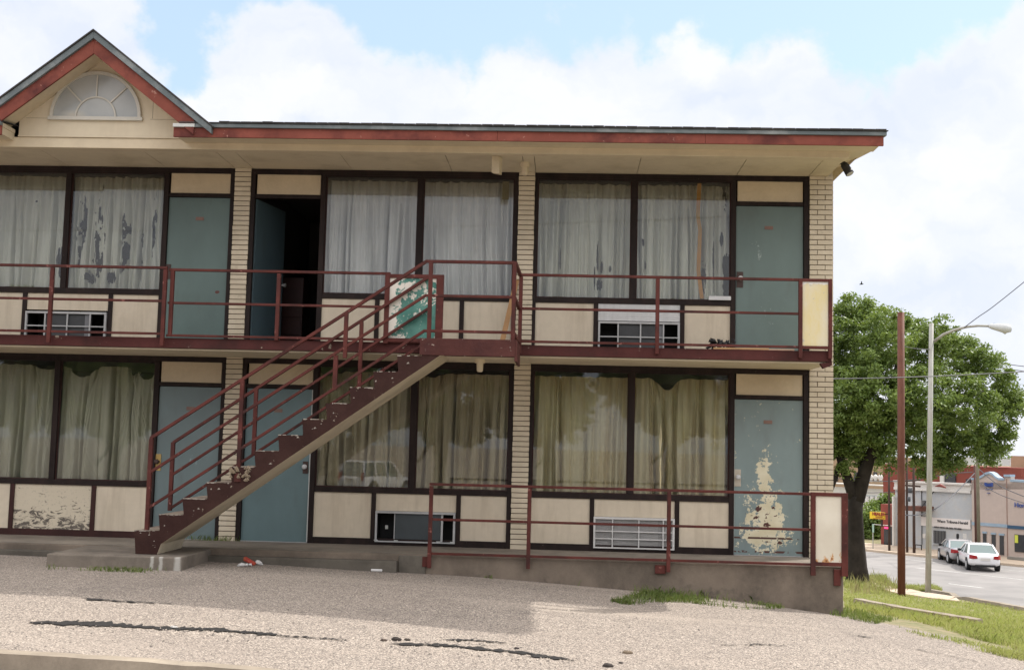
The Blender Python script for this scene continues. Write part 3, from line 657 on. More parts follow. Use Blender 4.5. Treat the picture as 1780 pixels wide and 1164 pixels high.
# far left bay, only its frame edge
# doors
plate = painted('pinkish_plate', (.21, .125, .10), .1, .5, 9)
for k, v in BX.items():
    for fl in (0, 1):
        dx0, dx1 = v[2], v[3]; zo = fl*UF
        if (k, fl) == ('B', 1):
            hx, hy = dx0+.02, .05; ang = R_(78); L = dx1-dx0-.01; c, s = math.cos(ang), math.sin(ang)
            q = MB(); nx_, ny_ = -s, c
            pts = [(hx, hy), (hx+L*c, hy+L*s), (hx+L*c+nx_*.04, hy+L*s+ny_*.04), (hx+nx_*.04, hy+ny_*.04)]
            q.hexa([(x, y, zo+.01) for x, y in pts]+[(x, y, zo+2.015) for x, y in pts]); d = q.build('door', m_doors[(k, fl)], motel)
            d['label'] = 'dark blue door standing open into a dark room'
            q = MB(); q.tube([(hx+.82*c+.02*s, hy+.82*s-.02*c, zo+.95), (hx+.82*c+.075*s, hy+.82*s-.075*c, zo+.95)], [.014, .03], 10); q.build('door_knob', m_alu, d); continue
        d = MB().box((dx0+.004, .022, zo+.012), (dx1-.004, .062, zo+2.018)).build('door', m_doors[(k, fl)], motel, bevel=.003)
        MB().box((dx0+.38, .0155, zo+1.706), (dx0+.49, .0215, zo+1.752)).box((dx0+.395, .0135, zo+1.716), (dx0+.475, .0154, zo+1.742)).build('number_plate', plate, d)
        MB().box((dx0, -.01, zo+.0045), (dx1, .08, zo+.011)).build('threshold', m_alu, d)
m_brass = painted('brass_plate', (.45, .30, .10), .15, .4, 8, (.2, .13, .06), .5)
m_steel = painted('steel_knob', (.5, .5, .5), .1, .3, 8); m_beigeplate = painted('beige_plate', (.45, .40, .33), .1, .5, 8); m_brown = painted('brown_plate', (.06, .035, .03), .2, .6, 8)
doors = [o for o in motel.children if o.name.startswith('door') and 'frame' not in o.name]
def door_of(x, z):
    return min(doors, key=lambda o: abs(sum(v.co.x for v in o.data.vertices)/len(o.data.vertices)-x)+abs(sum(v.co.z for v in o.data.vertices)/len(o.data.vertices)-z)*3)
def handle(px, py, w, h, mat, knob=m_steel, kn=True):
    p = at(px, py, .02); d = door_of(p[0], 1.0 if p[2] < 2.4 else 3.57)
    MB().box((p[0]-w/2, .012, p[2]-h/2), (p[0]+w/2, .0215, p[2]+h/2)).build('handle_plate', mat, d, bevel=.002)
    if kn: MB().tube([(p[0], .012, p[2]+.01), (p[0], -.02, p[2]+.01), (p[0], -.035, p[2]+.01), (p[0], -.06, p[2]+.01), (p[0], -.07, p[2]+.01)], [.022, .014, .032, .033, .018], 14).build('door_knob', knob, d, True)
handle(275, 803, .075, .22, m_brass, m_brown); handle(531, 812, .07, .16, m_brown); handle(1282, 830, .085, .22, m_beigeplate, m_steel); handle(1286, 486, .085, .21, m_brown, m_steel); handle(292, 472, .075, .20, m_brown, m_steel, False)
for x, k in ((2.196, 'C'), (-3.372, 'B')):
    MB().box((x-.008, .0, .02), (x+.008, .03, 2.015)).build('weather_strip', m_whitetrim, motel)
# ---- curtains
def curtain(label, x0, x1, z0, z1, mat, seed, npl, depth=.035, droops=(), tears=(), flare=0, gather=None, gapr=0, gapl=0):
    r = np.random.default_rng(seed); nx, nz = 300, 110; x0 -= .02; x1 += .02; y = .15
    U = np.linspace(0, 1, nx); T = np.linspace(0, 1, nz); UU, TT = np.meshgrid(U, T)   # T: 0 top, 1 bottom
    xx = x0+(x1-x0)*UU
    xx = xx + (x1-x0)*(gapl*(1-UU)*(.35+.65*TT) - gapr*UU*(.35+.65*TT))
    if gather is not None:      # side pull: the hem swings to one side
        xx = xx+gather*TT**2*np.sin(UU*np.pi)
    pos = (np.arange(npl)+r.uniform(.1, .9, npl))/npl; yy = np.zeros_like(xx); Lx = (x1-x0)
    for p in pos:          # hanging pleats: rounded fronts parted by narrow deep valleys
        w = r.uniform(.009, .019)/Lx*1.3; a = depth*r.choice([.7, 1.2, 2.2, 3.2], p=[.3, .3, .25, .15]); drift = r.uniform(-.04, .04); ts = r.uniform(0, .45); a *= 1.9
        grow = np.clip((TT-ts*.5)/(1-ts*.5), 0, 1)**r.uniform(.25, .8)*.75+.25
        c = p+drift*TT+.004*np.sin(TT*7+p*30); yy += a*grow*np.exp(-np.abs((UU-c)/w)**2.4)
        yy -= a*.22*grow*np.exp(-((UU-c-w*3.2)/(w*2.2))**2)+a*.18*grow*np.exp(-((UU-c+w*3.4)/(w*2.4))**2)
    yy += .020*np.sin(UU*2*np.pi*npl*.6+r.uniform(0, 6)+.9*np.sin(TT*3)) + .012*np.sin(UU*2*np.pi*npl*1.35+TT*1.2+r.uniform(0, 6)) + .012*np.sin(UU*9+TT*4)
    ztop = np.full(nx, z1-(.035 if z1 < 3 else 0)); ext = np.zeros_like(xx)
    ztop -= .010*np.abs(np.sin(U*np.pi*npl*.7+seed))+.015
    for c, wd, dp in droops: ztop -= dp*np.exp(-(np.abs(U-c)/wd)**2.6); ext += dp*.35*np.exp(-((UU-c)/(wd*1.1))**2)*np.exp(-TT*2.2); yy -= dp*.28*np.exp(-(((UU-c)/(wd*.9))**2))*np.sin(np.clip(TT*5, 0, np.pi))
    for c, wd, dp in droops:   # swag folds fanning from the hooks beside each droop
        for k in range(5):
            cc = c-wd*1.15+ (TT*(.10+.06*k)); yy += .02*np.exp(-((UU-cc)/.007)**2)*np.exp(-TT*1.3)
            cc = c+wd*1.15- (TT*(.08+.05*k)); yy += .02*np.exp(-((UU-cc)/.007)**2)*np.exp(-TT*1.3)
    zz = ztop[None, :]*(1-TT)+(z0-.02)*TT
    V = np.stack([xx, y+yy, zz], -1).reshape(-1, 3)
    ii = np.arange(nz-1)[:, None]*nx+np.arange(nx-1)[None]; F = np.stack([ii, ii+nx, ii+1+nx, ii+1], -1).reshape(-1, 4)
    cu, ct = (UU[:-1, :-1]+.5/nx).ravel(), (TT[:-1, :-1]+.5/nz).ravel(); keep = np.ones(len(F), bool)
    def gridnoise(nu, nt):
        g_ = r.normal(0, 1, (nt+2, nu+2)); fu, ft = cu*nu, ct*nt; i0, j0 = ft.astype(int), fu.astype(int); a_, b_ = ft-i0, fu-j0; a_ = a_*a_*(3-2*a_); b_ = b_*b_*(3-2*b_)
        return (g_[i0, j0]*(1-b_)+g_[i0, j0+1]*b_)*(1-a_)+(g_[i0+1, j0]*(1-b_)+g_[i0+1, j0+1]*b_)*a_
    nz_ = .55*gridnoise(42, 9)+.45*gridnoise(95, 22)+.2*gridnoise(150, 60)
    for (tu, tt, ru, rt, am) in tears: keep &= ~(((cu-tu)/ru)**2+((ct-tt)/rt)**2 + am*1.3*nz_ < 1-.25*am)
    o = fastmesh('curtain', V, F[keep], mat, smooth=True); props(o, label, 'curtain', 'curtains behind the motel windows'); return o
def pane(k, fl, side):
    a, b, m = WIN[(k, fl)]; zo = fl*UF; return ((a, m[0]) if side == 0 else (m[1], b))+(zo+.745, zo+2.33)
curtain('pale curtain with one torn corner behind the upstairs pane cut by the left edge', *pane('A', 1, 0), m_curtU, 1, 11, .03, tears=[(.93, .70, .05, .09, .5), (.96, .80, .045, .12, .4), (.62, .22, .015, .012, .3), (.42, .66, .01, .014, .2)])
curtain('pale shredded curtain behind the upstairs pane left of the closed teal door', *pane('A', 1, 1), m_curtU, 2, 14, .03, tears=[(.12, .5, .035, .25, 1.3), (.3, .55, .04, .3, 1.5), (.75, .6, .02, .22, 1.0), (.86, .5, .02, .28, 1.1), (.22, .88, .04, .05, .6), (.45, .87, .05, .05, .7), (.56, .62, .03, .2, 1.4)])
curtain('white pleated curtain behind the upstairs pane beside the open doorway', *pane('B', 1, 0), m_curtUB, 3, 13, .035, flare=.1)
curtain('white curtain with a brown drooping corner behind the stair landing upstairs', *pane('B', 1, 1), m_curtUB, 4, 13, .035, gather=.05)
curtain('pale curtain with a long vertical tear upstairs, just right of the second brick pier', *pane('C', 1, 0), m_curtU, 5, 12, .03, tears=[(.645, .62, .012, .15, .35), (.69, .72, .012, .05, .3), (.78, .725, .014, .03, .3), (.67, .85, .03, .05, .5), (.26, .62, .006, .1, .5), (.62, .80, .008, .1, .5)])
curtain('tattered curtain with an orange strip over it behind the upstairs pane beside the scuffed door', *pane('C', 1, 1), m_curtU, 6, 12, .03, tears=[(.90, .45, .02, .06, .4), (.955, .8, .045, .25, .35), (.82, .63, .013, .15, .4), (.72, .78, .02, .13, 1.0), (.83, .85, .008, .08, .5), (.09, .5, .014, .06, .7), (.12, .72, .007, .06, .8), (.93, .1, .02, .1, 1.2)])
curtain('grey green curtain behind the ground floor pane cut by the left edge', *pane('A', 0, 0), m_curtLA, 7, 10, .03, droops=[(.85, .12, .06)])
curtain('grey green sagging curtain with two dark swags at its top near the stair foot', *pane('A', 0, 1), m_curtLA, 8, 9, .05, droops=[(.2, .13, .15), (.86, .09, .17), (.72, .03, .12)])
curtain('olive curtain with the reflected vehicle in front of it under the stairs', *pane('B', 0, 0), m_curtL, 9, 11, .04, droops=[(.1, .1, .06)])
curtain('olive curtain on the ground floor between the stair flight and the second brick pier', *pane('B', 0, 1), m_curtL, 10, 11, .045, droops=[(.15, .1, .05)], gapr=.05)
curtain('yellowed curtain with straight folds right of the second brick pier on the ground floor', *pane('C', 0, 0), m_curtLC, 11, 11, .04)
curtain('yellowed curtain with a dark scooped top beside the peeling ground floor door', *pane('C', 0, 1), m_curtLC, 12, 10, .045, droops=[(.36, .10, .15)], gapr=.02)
def strip_mesh(pts, w, t):
    m = MB()
    for a, b in zip(pts[:-1], pts[1:]): m.bar(a, b, w, t, up=(0, 1, 0))
    return m
m_orange = painted('orange_cloth', (.62, .27, .02), .15, .7, 4, (.5, .32, .03), .8, False)
P = [at(1216, 314, .075), at(1213, 375, .075), at(1217, 400, .075), at(1214, 470, .075), at(1220, 519, .075)]
m = MB(); 
for i, (a, b) in enumerate(zip(P[:-1], P[1:])): m.hexa([(a[0]-.026, .072, a[2]), (a[0]+.026, .072, a[2]), (a[0]+.026, .078, a[2]), (a[0]-.026, .078, a[2]), (b[0]-.026, .072, b[2]), (b[0]+.026, .072, b[2]), (b[0]+.026, .078, b[2]), (b[0]-.026, .078, b[2])])
props(m.build('cloth_strip', m_orange), 'long orange strip hanging inside the upper right window', 'cloth strip')
p = at(1251, 518.5, -.02); props(MB().box((p[0]-.145, -.04, 3.312), (p[0]+.145, -.013, 3.365)).build('wood_block', m_plywhite, bevel=.003), 'short white board resting on the sill of the upper right window', 'board')
p0, p1 = at(870, 590, -.32), at(898, 486, -.08)
props(MB().bar((p0[0], -.32, 2.57), (p1[0], -.03, p1[2]), .065, .03, up=(0, 1, 0)).build('wooden_plank', painted('raw_pine', (.36, .20, .09), .15, .7, 6)), 'orange brown wooden plank leaning on the wall behind the stair landing', 'plank')
# tape at top of window B
p = at(879, 330, .075); o = MB().box((p[0]-.045, .095, p[2]-.13), (p[0]+.045, .10, p[2]+.12)).build('brown_cloth', painted('brown_cloth_m', (.27, .21, .1), .1, .8, 4)); props(o, 'small brown rag hooked at the top right of the white upstairs curtain', 'rag')
# ---- air conditioners
def ac(label, x0, x1, z0, z1, style):
    t = thing('air_conditioner', label, 'air conditioner', ((x0+x1)/2, -.02, z0), 0, 'air conditioners below the motel windows')
    case = MB(); yb, yf = .35, -.035; k = .018
    case.box((x0, yf, z0), (x1, yf+.04, z0+k)); case.box((x0, yf, z1-k*1.6), (x1, yf+.04, z1)); case.box((x0, yf, z0+k), (x0+k*1.4, yf+.04, z1-k*1.6)); case.box((x1-k*1.6, yf, z0+k), (x1, yf+.04, z1-k*1.6))
    case.build('outer_frame', m_alu if style != 1 else m_aluw, t, bevel=.003)
    sl = MB(); sl.box((x0+.003, yf+.04, z0+.003), (x1-.003, yb, z0+.012)); sl.box((x0+.003, yf+.04, z1-.012), (x1-.003, yb, z1-.003)); sl.box((x0+.003, yf+.04, z0+.012), (x0+.012, yb, z1-.012)); sl.box((x1-.012, yf+.04, z0+.012), (x1-.003, yb, z1-.012)); sl.box((x0+.003, yb, z0+.003), (x1-.003, yb+.01, z1-.003)); sl.build('sleeve', m_black, t)
    W_ = x1-x0; H = z1-z0
    if style == 1:      # full grille with fins
        g = MB()
        for i in range(3): g.box((x0+.025, yf+.006, z0+H*(.31+.24*i)-.007), (x1-.028, yf+.02, z0+H*(.31+.24*i)+.007))
        for f in (.235, .56, .86): g.box((x0+W_*f-.008, yf+.004, z0+.02), (x0+W_*f+.008, yf+.022, z1-.03))
        g.build('grille', m_aluw, t)
        fn = MB(); n = 90
        for i in range(n):
            x = x0+.03+(W_-.06)*i/n; fn.box((x, yf+.03, z0+.02), (x+.0045, yf+.05, z1-.03))
        fn.build('fins', m_aluw, t); MB().box((x0+W_*.26, yf+.06, z0+.02), (x0+W_*.8, yf+.08, z1-.03)).build('coil', painted('grey_coil', (.2, .2, .2), .2, .6, 9), t)
    elif style == 0:    # open lattice, coil behind
        g = MB()
        for f in ((.5,) if H > .3 else (.5,)): g.box((x0+.025, yf+.006, z0+H*f-.008), (x1-.028, yf+.02, z0+H*f+.008))
        for f in (.245, .52, .80): g.box((x0+W_*f-.009, yf+.004, z0+.02), (x0+W_*f+.009, yf+.022, z1-.03))
        g.build('grille', m_alu, t)
        MB().box((x0+W_*.24, .0, z0+.03), (x0+W_*.79, .08, z1-.03)).build('coil', m_acdark, t); MB().box((x0+W_*.73, -.003, z0+.03), (x0+W_*.79, -.0005, z1-.03)).build('bracket', painted('mid_grey', (.16, .16, .17), .1, .5, 5), t)
    else:               # bare sleeve with a blue grey sheet
        MB().box((x0+W_*.245, .0, z0+.02), (x0+W_*.815, .02, z1-.03)).build('cover_sheet', m_acblue, t)
        MB().box((x0+W_*.235, -.01, z0+.02), (x0+W_*.245, .02, z1-.03)).box((x0+W_*.82, -.012, z0+.02), (x0+W_*.845, .02, z1-.03)).build('bracket', m_alu, t)
        MB().box((x0+W_*.11, .10, z0+H*.40), (x0+W_*.145, .11, z0+H*.52)).build('outlet', m_whitetrim, t)
        m = MB()
        for f in (.02, .27, .8, .97): m.box((x0+W_*f-.03, -.03, z0+.019), (x0+W_*f+.02, .01, z0+.028))
        m.build('debris', m_whitetrim, t)
    return t
ac('silver latticed air conditioner under the leftmost upstairs window', -7.318, -6.205, 2.60, 2.99, 0)
ac('silver latticed air conditioner below white boarding under the upper right window', .40, 1.473, 2.60, 3.005, 0)
ac('gutted air conditioner housing with a blue grey sheet inside, below the olive curtains', -2.472, -1.418, .045, .448, 2)
ac('white grilled air conditioner behind the ground floor railing on the right', .385, 1.435, .045, .448, 1)
# ---- roof and soffits
sf = MB(); xs = [-14, -8.2, -6.85, -5.5, -4.55, -4.30, -2.95, -1.6, -.62, -.47, .88, 2.2, 3.15, 3.405]
for a, b in zip(xs[:-1], xs[1:]): sf.box((a+.004, -1.08, 4.99), (b-.004, .085, 5.01))
sfo = sf.build('soffit', m_soffit, motel); MB().box((-14, -1.08, 5.0105), (3.40, .085, 5.02)).build('soffit_backing', m_mortar, sfo)
MB().box((-14, -1.22, 4.945), (3.405, -1.081, 5.075)).build('soffit_beam', m_beam, motel, bevel=.006)
w = MB(); w.box((-4.85, -1.58, 5.025), (3.69, -1.2205, 5.115)); w.box((-14, -1.58, 5.025), (-7.05, -1.2205, 5.115)); 
def slp(x0, x1, za, zb, y0=-1.60, y1=3.3):
    r_ = .1175; w.hexa([(x0, y0, za), (x1, y0, za), (x1, y1, za+r_*(y1-y0)), (x0, y1, za+r_*(y1-y0)), (x0, y0, zb), (x1, y0, zb), (x1, y1, zb+r_*(y1-y0)), (x0, y1, zb+r_*(y1-y0))])
slp(3.406, 3.69, 5.04, 5.06, -1.22); w.box((3.3, -1.08, 5.021), (3.405, .08, 5.15)); w.box((-14, -1.575, 5.1155), (-7.04, -1.23, 5.164)); w.box((-4.845, -1.575, 5.1155), (-4.62, -1.23, 5.164)); w.build('eave_soffit', m_beam, motel)
w = MB()
for a, b in ((-4.875, -.9), (-.897, 1.6), (1.603, 3.715), (-14, -7.03)):
    w.box((a, -1.615, 5.0), (b, -1.583, 5.118))
slp(3.69, 3.715, 5.03, 5.118, -1.582); w.build('fascia_board', m_fascia, motel, bevel=.003)
w = MB(); w.box((-4.60, -1.645, 5.118), (3.745, -1.58, 5.165)); slp(3.69, 3.745, 5.1185, 5.16, -1.58); w.box((-14, -1.645, 5.118), (-7.03, -1.58, 5.165)); w.build('drip_edge', m_drip, motel, bevel=.003)
MB().box((-4.875, -1.65, 5.119), (-4.605, -1.58, 5.16)).build('trim_board', m_whitetrim, motel)
m_shingle = painted('asphalt_shingle', (.07, .068, .068), .25, .95, 8, (.12, .115, .11), .6, False, .8, .2)
w = MB(); ya, yb, yc = -1.66, 3.3, 8.4; z0, zr = 5.167, 5.75
for x0, x1 in ((-14, -7.03), (-4.80, 3.76), (-7.03, -4.80)):
    if x0 == -7.03: ya = -1.1; z0 = 5.167+.583*.56/4.96
    else: ya = -1.66; z0 = 5.167
    w.hexa([(x0, ya, z0), (x1, ya, z0), (x1, yb, zr), (x0, yb, zr), (x0, ya, z0+.012), (x1, ya, z0+.012), (x1, yb, zr+.012), (x0, yb, zr+.012)])
    z0 = 5.167
    w.hexa([(x0, yb, zr), (x1, yb, zr), (x1, yc, z0), (x0, yc, z0), (x0, yb, zr+.012), (x1, yb, zr+.012), (x1, yc, z0+.012), (x0, yc, z0+.012)])
for i in range(60):   # uneven shingle edge
    x = -4.3+i*.134; w.box((x, -1.675+random.uniform(0, .008), z0+.0125), (x+.128, -1.5, z0+.019+random.uniform(0, .006)))
w.build('roof', m_shingle, motel)
w = MB(); w.prism([(3.70, 5.119), (3.70, 5.16), (3.70, 5.16)], 0, .01) if False else None
w.quad([(3.66, -1.5, 5.12), (3.66, 8.2, 5.12), (3.66, 3.3, 5.74)]); w.build('roof_end', m_gable, motel)
# gable
GX, GZ, SL, HW = -5.915, 6.312, .773, 1.53
def chev(x_half, z_top, v0, v1, y0, y1, mat, name, par, bev=.003):
    m = MB()
    for sg in (-1, 1):
        foot = GX+sg*x_half; zf = z_top-SL*x_half
        poly = [(GX, z_top-v0), (foot, zf-v0), (foot, zf-v1), (GX, z_top-v1)]
        if sg > 0: poly = poly[::-1]
        m.prism(poly, y0, y1)
    return m.build(name, mat, par, bevel=bev)
chev(HW+.02, GZ+.012, 0, .02, -1.70, 3.2, m_shingle, 'gable_roof', motel)
chev(HW, GZ, .012, .10, -1.68, -1.46, m_drip, 'gable_trim', motel)
chev(1.30, GZ, .1005, .285, -1.645, -1.612, m_fascia, 'gable_rake', motel)
chev(1.27, GZ, .116, .20, -1.611, -1.226, m_beam, 'gable_soffit', motel)
wl = 1.08; m = MB(); m.prism([(GX-wl, 5.076), (GX+wl, 5.076), (GX+wl, GZ-.116-SL*wl), (GX, GZ-.116), (GX-wl, GZ-.116-SL*wl)], -1.2245, -1.15); m.box((GX-wl, -1.24, 5.078), (GX+wl, -1.2255, 5.095)); 
m.build('gable_wall', m_gable, motel)
sm = MB()
for sg in (-1, 1): sm.box((GX+sg*.63-.0015, -1.2275, 5.33), (GX+sg*.63+.0015, -1.2246, 5.62))
sm.box((GX-1.0, -1.2275, 5.318), (GX-.6, -1.2246, 5.3205)); sm.box((GX+.6, -1.2275, 5.318), (GX+1.0, -1.2246, 5.3205)); sm.build('board_joint', m_mortar, motel)
# fanlight
fx, fz, fr = -6.012, 5.34, .575
def arc(r0, r1, y0, y1, n=28, a0=0, a1=math.pi):
    m = MB()
    for i in range(n):
        a, b = a0+(a1-a0)*i/n, a0+(a1-a0)*(i+1)/n
        q = [(fx+r*math.cos(t), fz+r*math.sin(t)) for r, t in ((r0, a), (r1, a), (r1, b), (r0, b))]
        m.prism(q[::-1] if False else q, y0, y1)
    return m
m_fanwhite = painted('fanlight_white_frame', (.54, .52, .46), .06, .5, 3)
w = arc(fr-.03, fr+.01, -1.262, -1.2285); w.box((fx-fr-.03, -1.265, fz-.045), (fx+fr+.03, -1.228, fz-.0)); fanf = w.build('fanlight', m_fanwhite, motel)
w = arc(.245, .265, -1.252, -1.238, 20)
for a in (45, 90, 135): a = R_(a); w.bar((fx+.266*math.cos(a), -1.245, fz+.266*math.sin(a)), (fx+(fr-.031)*math.cos(a), -1.245, fz+(fr-.031)*math.sin(a)), .018, .014, up=(0, 1, 0))
w.build('glazing_bar', m_fanwhite, fanf)
def m_frost():
    g = G('frosted_pane'); n = g.noise(2.2, 3, .5); c = g.mix(g.ramp(n, .35, .65), (.30, .32, .32), (.40, .41, .40)); x, y, z = g.sep()
    c = g.mix(g.math('MULTIPLY', g.blob(-6.3, 5.36, .2, .08), .8), c, (.55, .5, .4)); return g.fin(c, .2, None, .6)
w = MB(); pts = [(fx+(fr-.02)*math.cos(math.pi*i/28), fz+(fr-.02)*math.sin(math.pi*i/28)) for i in range(29)]; w.prism(pts[::-1], -1.236, -1.2285); w.build('glass_pane', m_frost(), fanf)
# ---- balcony
w = MB(); xs = [-14, -9.5, -8.2, -6.0, -4.55, -4.30, -2.1, -.62, -.47, 1.3, 3.18]
for a, b in zip(xs[:-1], xs[1:]): w.box((a+.002, -1.15, 2.42), (b-.002, .0-.0125, 2.436))
w.build('balcony_soffit', m_soffit, motel)
MB().box((-14, -1.15, 2.4365), (3.18, -.0125, 2.562)).build('balcony_slab', m_walk, motel)
MB().box((-14, -1.19, 2.442), (3.195, -1.151, 2.568)).build('balcony_fascia', m_balfascia, motel, bevel=.005)
w = MB(); w.prism([(3.06, 2.42), (3.20, 2.441), (3.20, 2.40), (3.10, 2.36)][::-1], -1.185, -1.10); w.build('end_bracket', m_balfascia, motel)
w = MB(); w.bar((3.19, -.15, 2.50), (3.19, -1.15, 2.50), .03, .12); w.build('end_fascia', m_balfascia, motel)
def rails(name, parent_label, secs, par=motel):
    pass
RW, PW = .039, .046
def railing(par, posts, spans, zs, y, pb, label=None, zadd=.0, ret=()):
    """spans: (x0,x1); posts: (x, zbottom, ztop)"""
    root = MB()
    for a, b in spans: root.bar((a, y, zs[0]), (b, y, zs[0]), RW*1.25, RW*.8)
    r = root.build('railing', m_rail, par, bevel=.003)
    if label: r['label'] = label
    for z in zs[1:]:
        for a, b in spans:
            MB().bar((a, y, z), (b, y, z), RW*.85, RW*.75).build('rail', m_rail, r, bevel=.003)
    for x, z0, z1 in posts: MB().box((x-PW/2, y-PW/2-.003, z0), (x+PW/2, y+PW/2-.003, z1)).build('post', m_rail, r, bevel=.003)
    return r
yb = -1.215
zu = (3.43, 3.015, 2.61)
r1 = railing(motel, [(-9.2, 2.47, 3.41), (-7.8, 2.47, 3.41), (-6.43, 2.47, 3.41), (-5.0, 2.46, 3.41)], [(-14, -4.98)], zu, yb-.05, 0)
r2 = railing(motel, [(-4.925, 2.58, 3.40), (-3.588, 2.56, 3.39)], [(-4.97, -2.20)], tuple(z-.015 for z in zu), yb, 0)
r3 = railing(motel, [(-.585, 2.46, 3.41), (1.087, 2.49, 3.41)], [(-.60, 2.79)], zu, yb, 0)
def endpanel(x0, x1, z0, z1, y, mat, label, par, pb, w=.05, wr=None):
    wr = wr or w
    fr = MB(); fr.box((x0, y-.03, pb), (x0+w, y+.02, z1)); fr.box((x1-wr, y-.03, pb), (x1, y+.02, z1)); fr.box((x0+w, y-.028, z1-w*.8), (x1-wr, y+.018, z1-.001)); fr.box((x0+w, y-.028, z0), (x1-wr, y+.018, z0+w*.8))
    o = fr.build('panel_frame', m_rail, par, bevel=.003)
    p = MB().box((x0+w, y-.01, z0+w*.8), (x1-wr, y, z1-w*.8)).build('infill_panel', mat, o); p['label'] = label
endpanel(2.79, 3.19, 2.59, 3.445, yb, m_yelp, 'worn yellow and white panel at the right end of the balcony', motel, 2.475, .045, .045)
endpanel(-2.262, -1.535, 2.57, 3.41, yb, m_greenp, 'panel with flaking green and white paint at the stair head', motel, 2.55, .06, .09)
MB().bar((-2.2, yb, 2.575), (-1.54, yb, 2.575), .03, .03).build('brace', m_rail, motel)
zl = (.852, .43, .022)
r4 = railing(motel, [(-1.612, -.15, .83), (-.42, -.125, .83), (1.256, -.115, .84)], [(-1.636, 2.94)], zl, -1.215, 0)
endpanel(2.94, 3.375, .01, .875, -1.215, m_rustp, 'cream end panel with rust at its foot beside the ground floor door', motel, -.105, .055, .075)
w = MB(); 
for bx_ in (((1.10, -1.2, -.14), (1.228, -1.1602, -.04)), ((-1.70, -1.2, -.14), (-1.636, -1.1602, -.02)), ((3.22, -1.2, -.22), (3.30, -1.1605, -.03))): MB().box(*bx_).build('bracket_plate', m_rail, motel, bevel=.004)
# ---- staircase
stair = thing('exterior_staircase', 'concrete staircase with red brown stepped sides climbing to the balcony landing', 'staircase', (-3.2, -1.65, 0))
YN, YFr = -2.10, -1.225
pts = []; n = 12; x0, z0, run, rise = -4.907, .268, .2690, .1885
ua, ub = at(450, 830, YN), at(770, 614, YN); us = (ub[2]-ua[2])/(ub[0]-ua[0])
uz = lambda x: ua[2]+us*(x-ua[0])
pts.append((x0+.01, .002)); 
for k in range(n):
    j = random.uniform(-.006, .006)
    pts.append((x0+run*k+j-.012, z0+rise*k-.002)); pts.append((x0+run*(k+1)+.004, z0+rise*k+random.uniform(-.004, .004)))
    if k < n-1: pts.append((x0+run*(k+1)+.008, z0+rise*k+.02))
ntop = len(pts)
xl = -.605; pts += [(-1.682, 2.540), (xl, 2.540), (xl, 2.345), (ub[0]+.02, 2.345), (ub[0]-.01, uz(ub[0]-.01)), (x0+.30, max(.002, uz(x0+.30))), (x0+.26, .002)]
def side(i):
    a, b = pts[i], pts[(i+1) % len(pts)]
    if abs(a[1]-b[1]) < .012 and a[1] > .05 and a[0] < b[0]: return 2
    if i >= ntop+2: return 1
    return 0
m = MB(); m.prism(pts[::-1], YN, YFr, 0, lambda i: side((len(pts)-2-i) % len(pts)))
for k in range(12):
    xa = x0+run*k; zt_ = z0+rise*k; x = xa-.008
    while x < xa+run-.03:
        l = random.uniform(.008, .035)
        if random.random() < .6: m.box((x, YN-.003, zt_-random.uniform(.003, .011)), (x+l, YN+.004, zt_+.0025), 3)
        x += l
    for _ in range(3):
        if random.random() < .5:
            x = xa+random.uniform(.02, .24); z = zt_-random.uniform(.02, .16); r = random.uniform(.004, .014); m.prism([(x-r*random.uniform(.6, 2), z-r), (x+r*random.uniform(.5, 2), z-r*.6), (x+r*.4, z), (x+r*random.uniform(.2, 1.2), z+r), (x-r*.9, z+r*.3)], YN-.0025, YN+.002, 3)
fl_ = m.build('stair_flight', [m_stairred, m_undstair, m_tread, painted('exposed_pale_concrete', (.33, .29, .25), .3, .9, 20)], stair)
MB().box((-1.70, YN-.012, 2.352), (xl+.012, YN-.0005, 2.548)).build('landing_fascia', m_landing, stair, bevel=.004)
MB().box((xl+.0005, YN-.012, 2.30), (xl+.03, YFr, 2.545)).build('end_fascia', m_landing, stair, bevel=.004)
def stair_rail(y, xa, za, xb, zb, zoffs, level_to, posts):
    sl = (zb-za)/(xb-xa); r = None
    for i, dz in enumerate(zoffs):
        m = MB(); m.bar((xa, y, za-dz), (xb, y, zb-dz), RW*(1.2 if i == 0 else 1), RW*(.9 if i == 0 else .8))
        if level_to: m.bar((xb-.01, y, zb-dz), (level_to, y, zb-dz), RW*(1.2 if i == 0 else 1), RW*(.9 if i == 0 else .8))
        if r is None: r = m.build('handrail', m_rail, stair, bevel=.003)
        else: m.build('rail', m_rail, r, bevel=.003)
    for x, zb_, zt in posts: MB().box((x-PW/2, y-PW/2, zb_), (x+PW/2, y+PW/2, zt)).build('post', m_rail, r, bevel=.003)
    return r
m_rail_d = m_rail
rn = stair_rail(YN+.03, -4.80, 1.322, -1.655, 3.445, (0, .40, .81), -.63, [(-4.79, .27, 1.32), (-3.755, .86, 2.02), (-2.57, 2.30, 2.82), (-1.602, 2.47, 3.44), (-.63, 2.40, 3.45)])
MB().box((-2.70, YN+.01, 1.93), (-2.65, YN+.055, 2.33)).build('post_foot', m_rail, rn); MB().tube([(-3.755, YN+.03, .85), (-3.755, YN+.03, .93), (-3.755, YN+.03, .96)], [.05, .05, .03], 12).build('post_foot', m_rail, rn)
m = MB()
for z in (3.445, 3.03, 2.62): m.bar((-.62, YN+.03, z), (-.60, yb, z-.015), RW, RW)
m.build('return_rail', m_rail, rn)
rf = stair_rail(-1.26, -4.80, 1.275, -1.70, 3.39, (0, .395, .80), None, [(-4.80, .45, 1.28), (-3.80, 1.16, 1.95), (-2.53, 1.9, 2.81)])
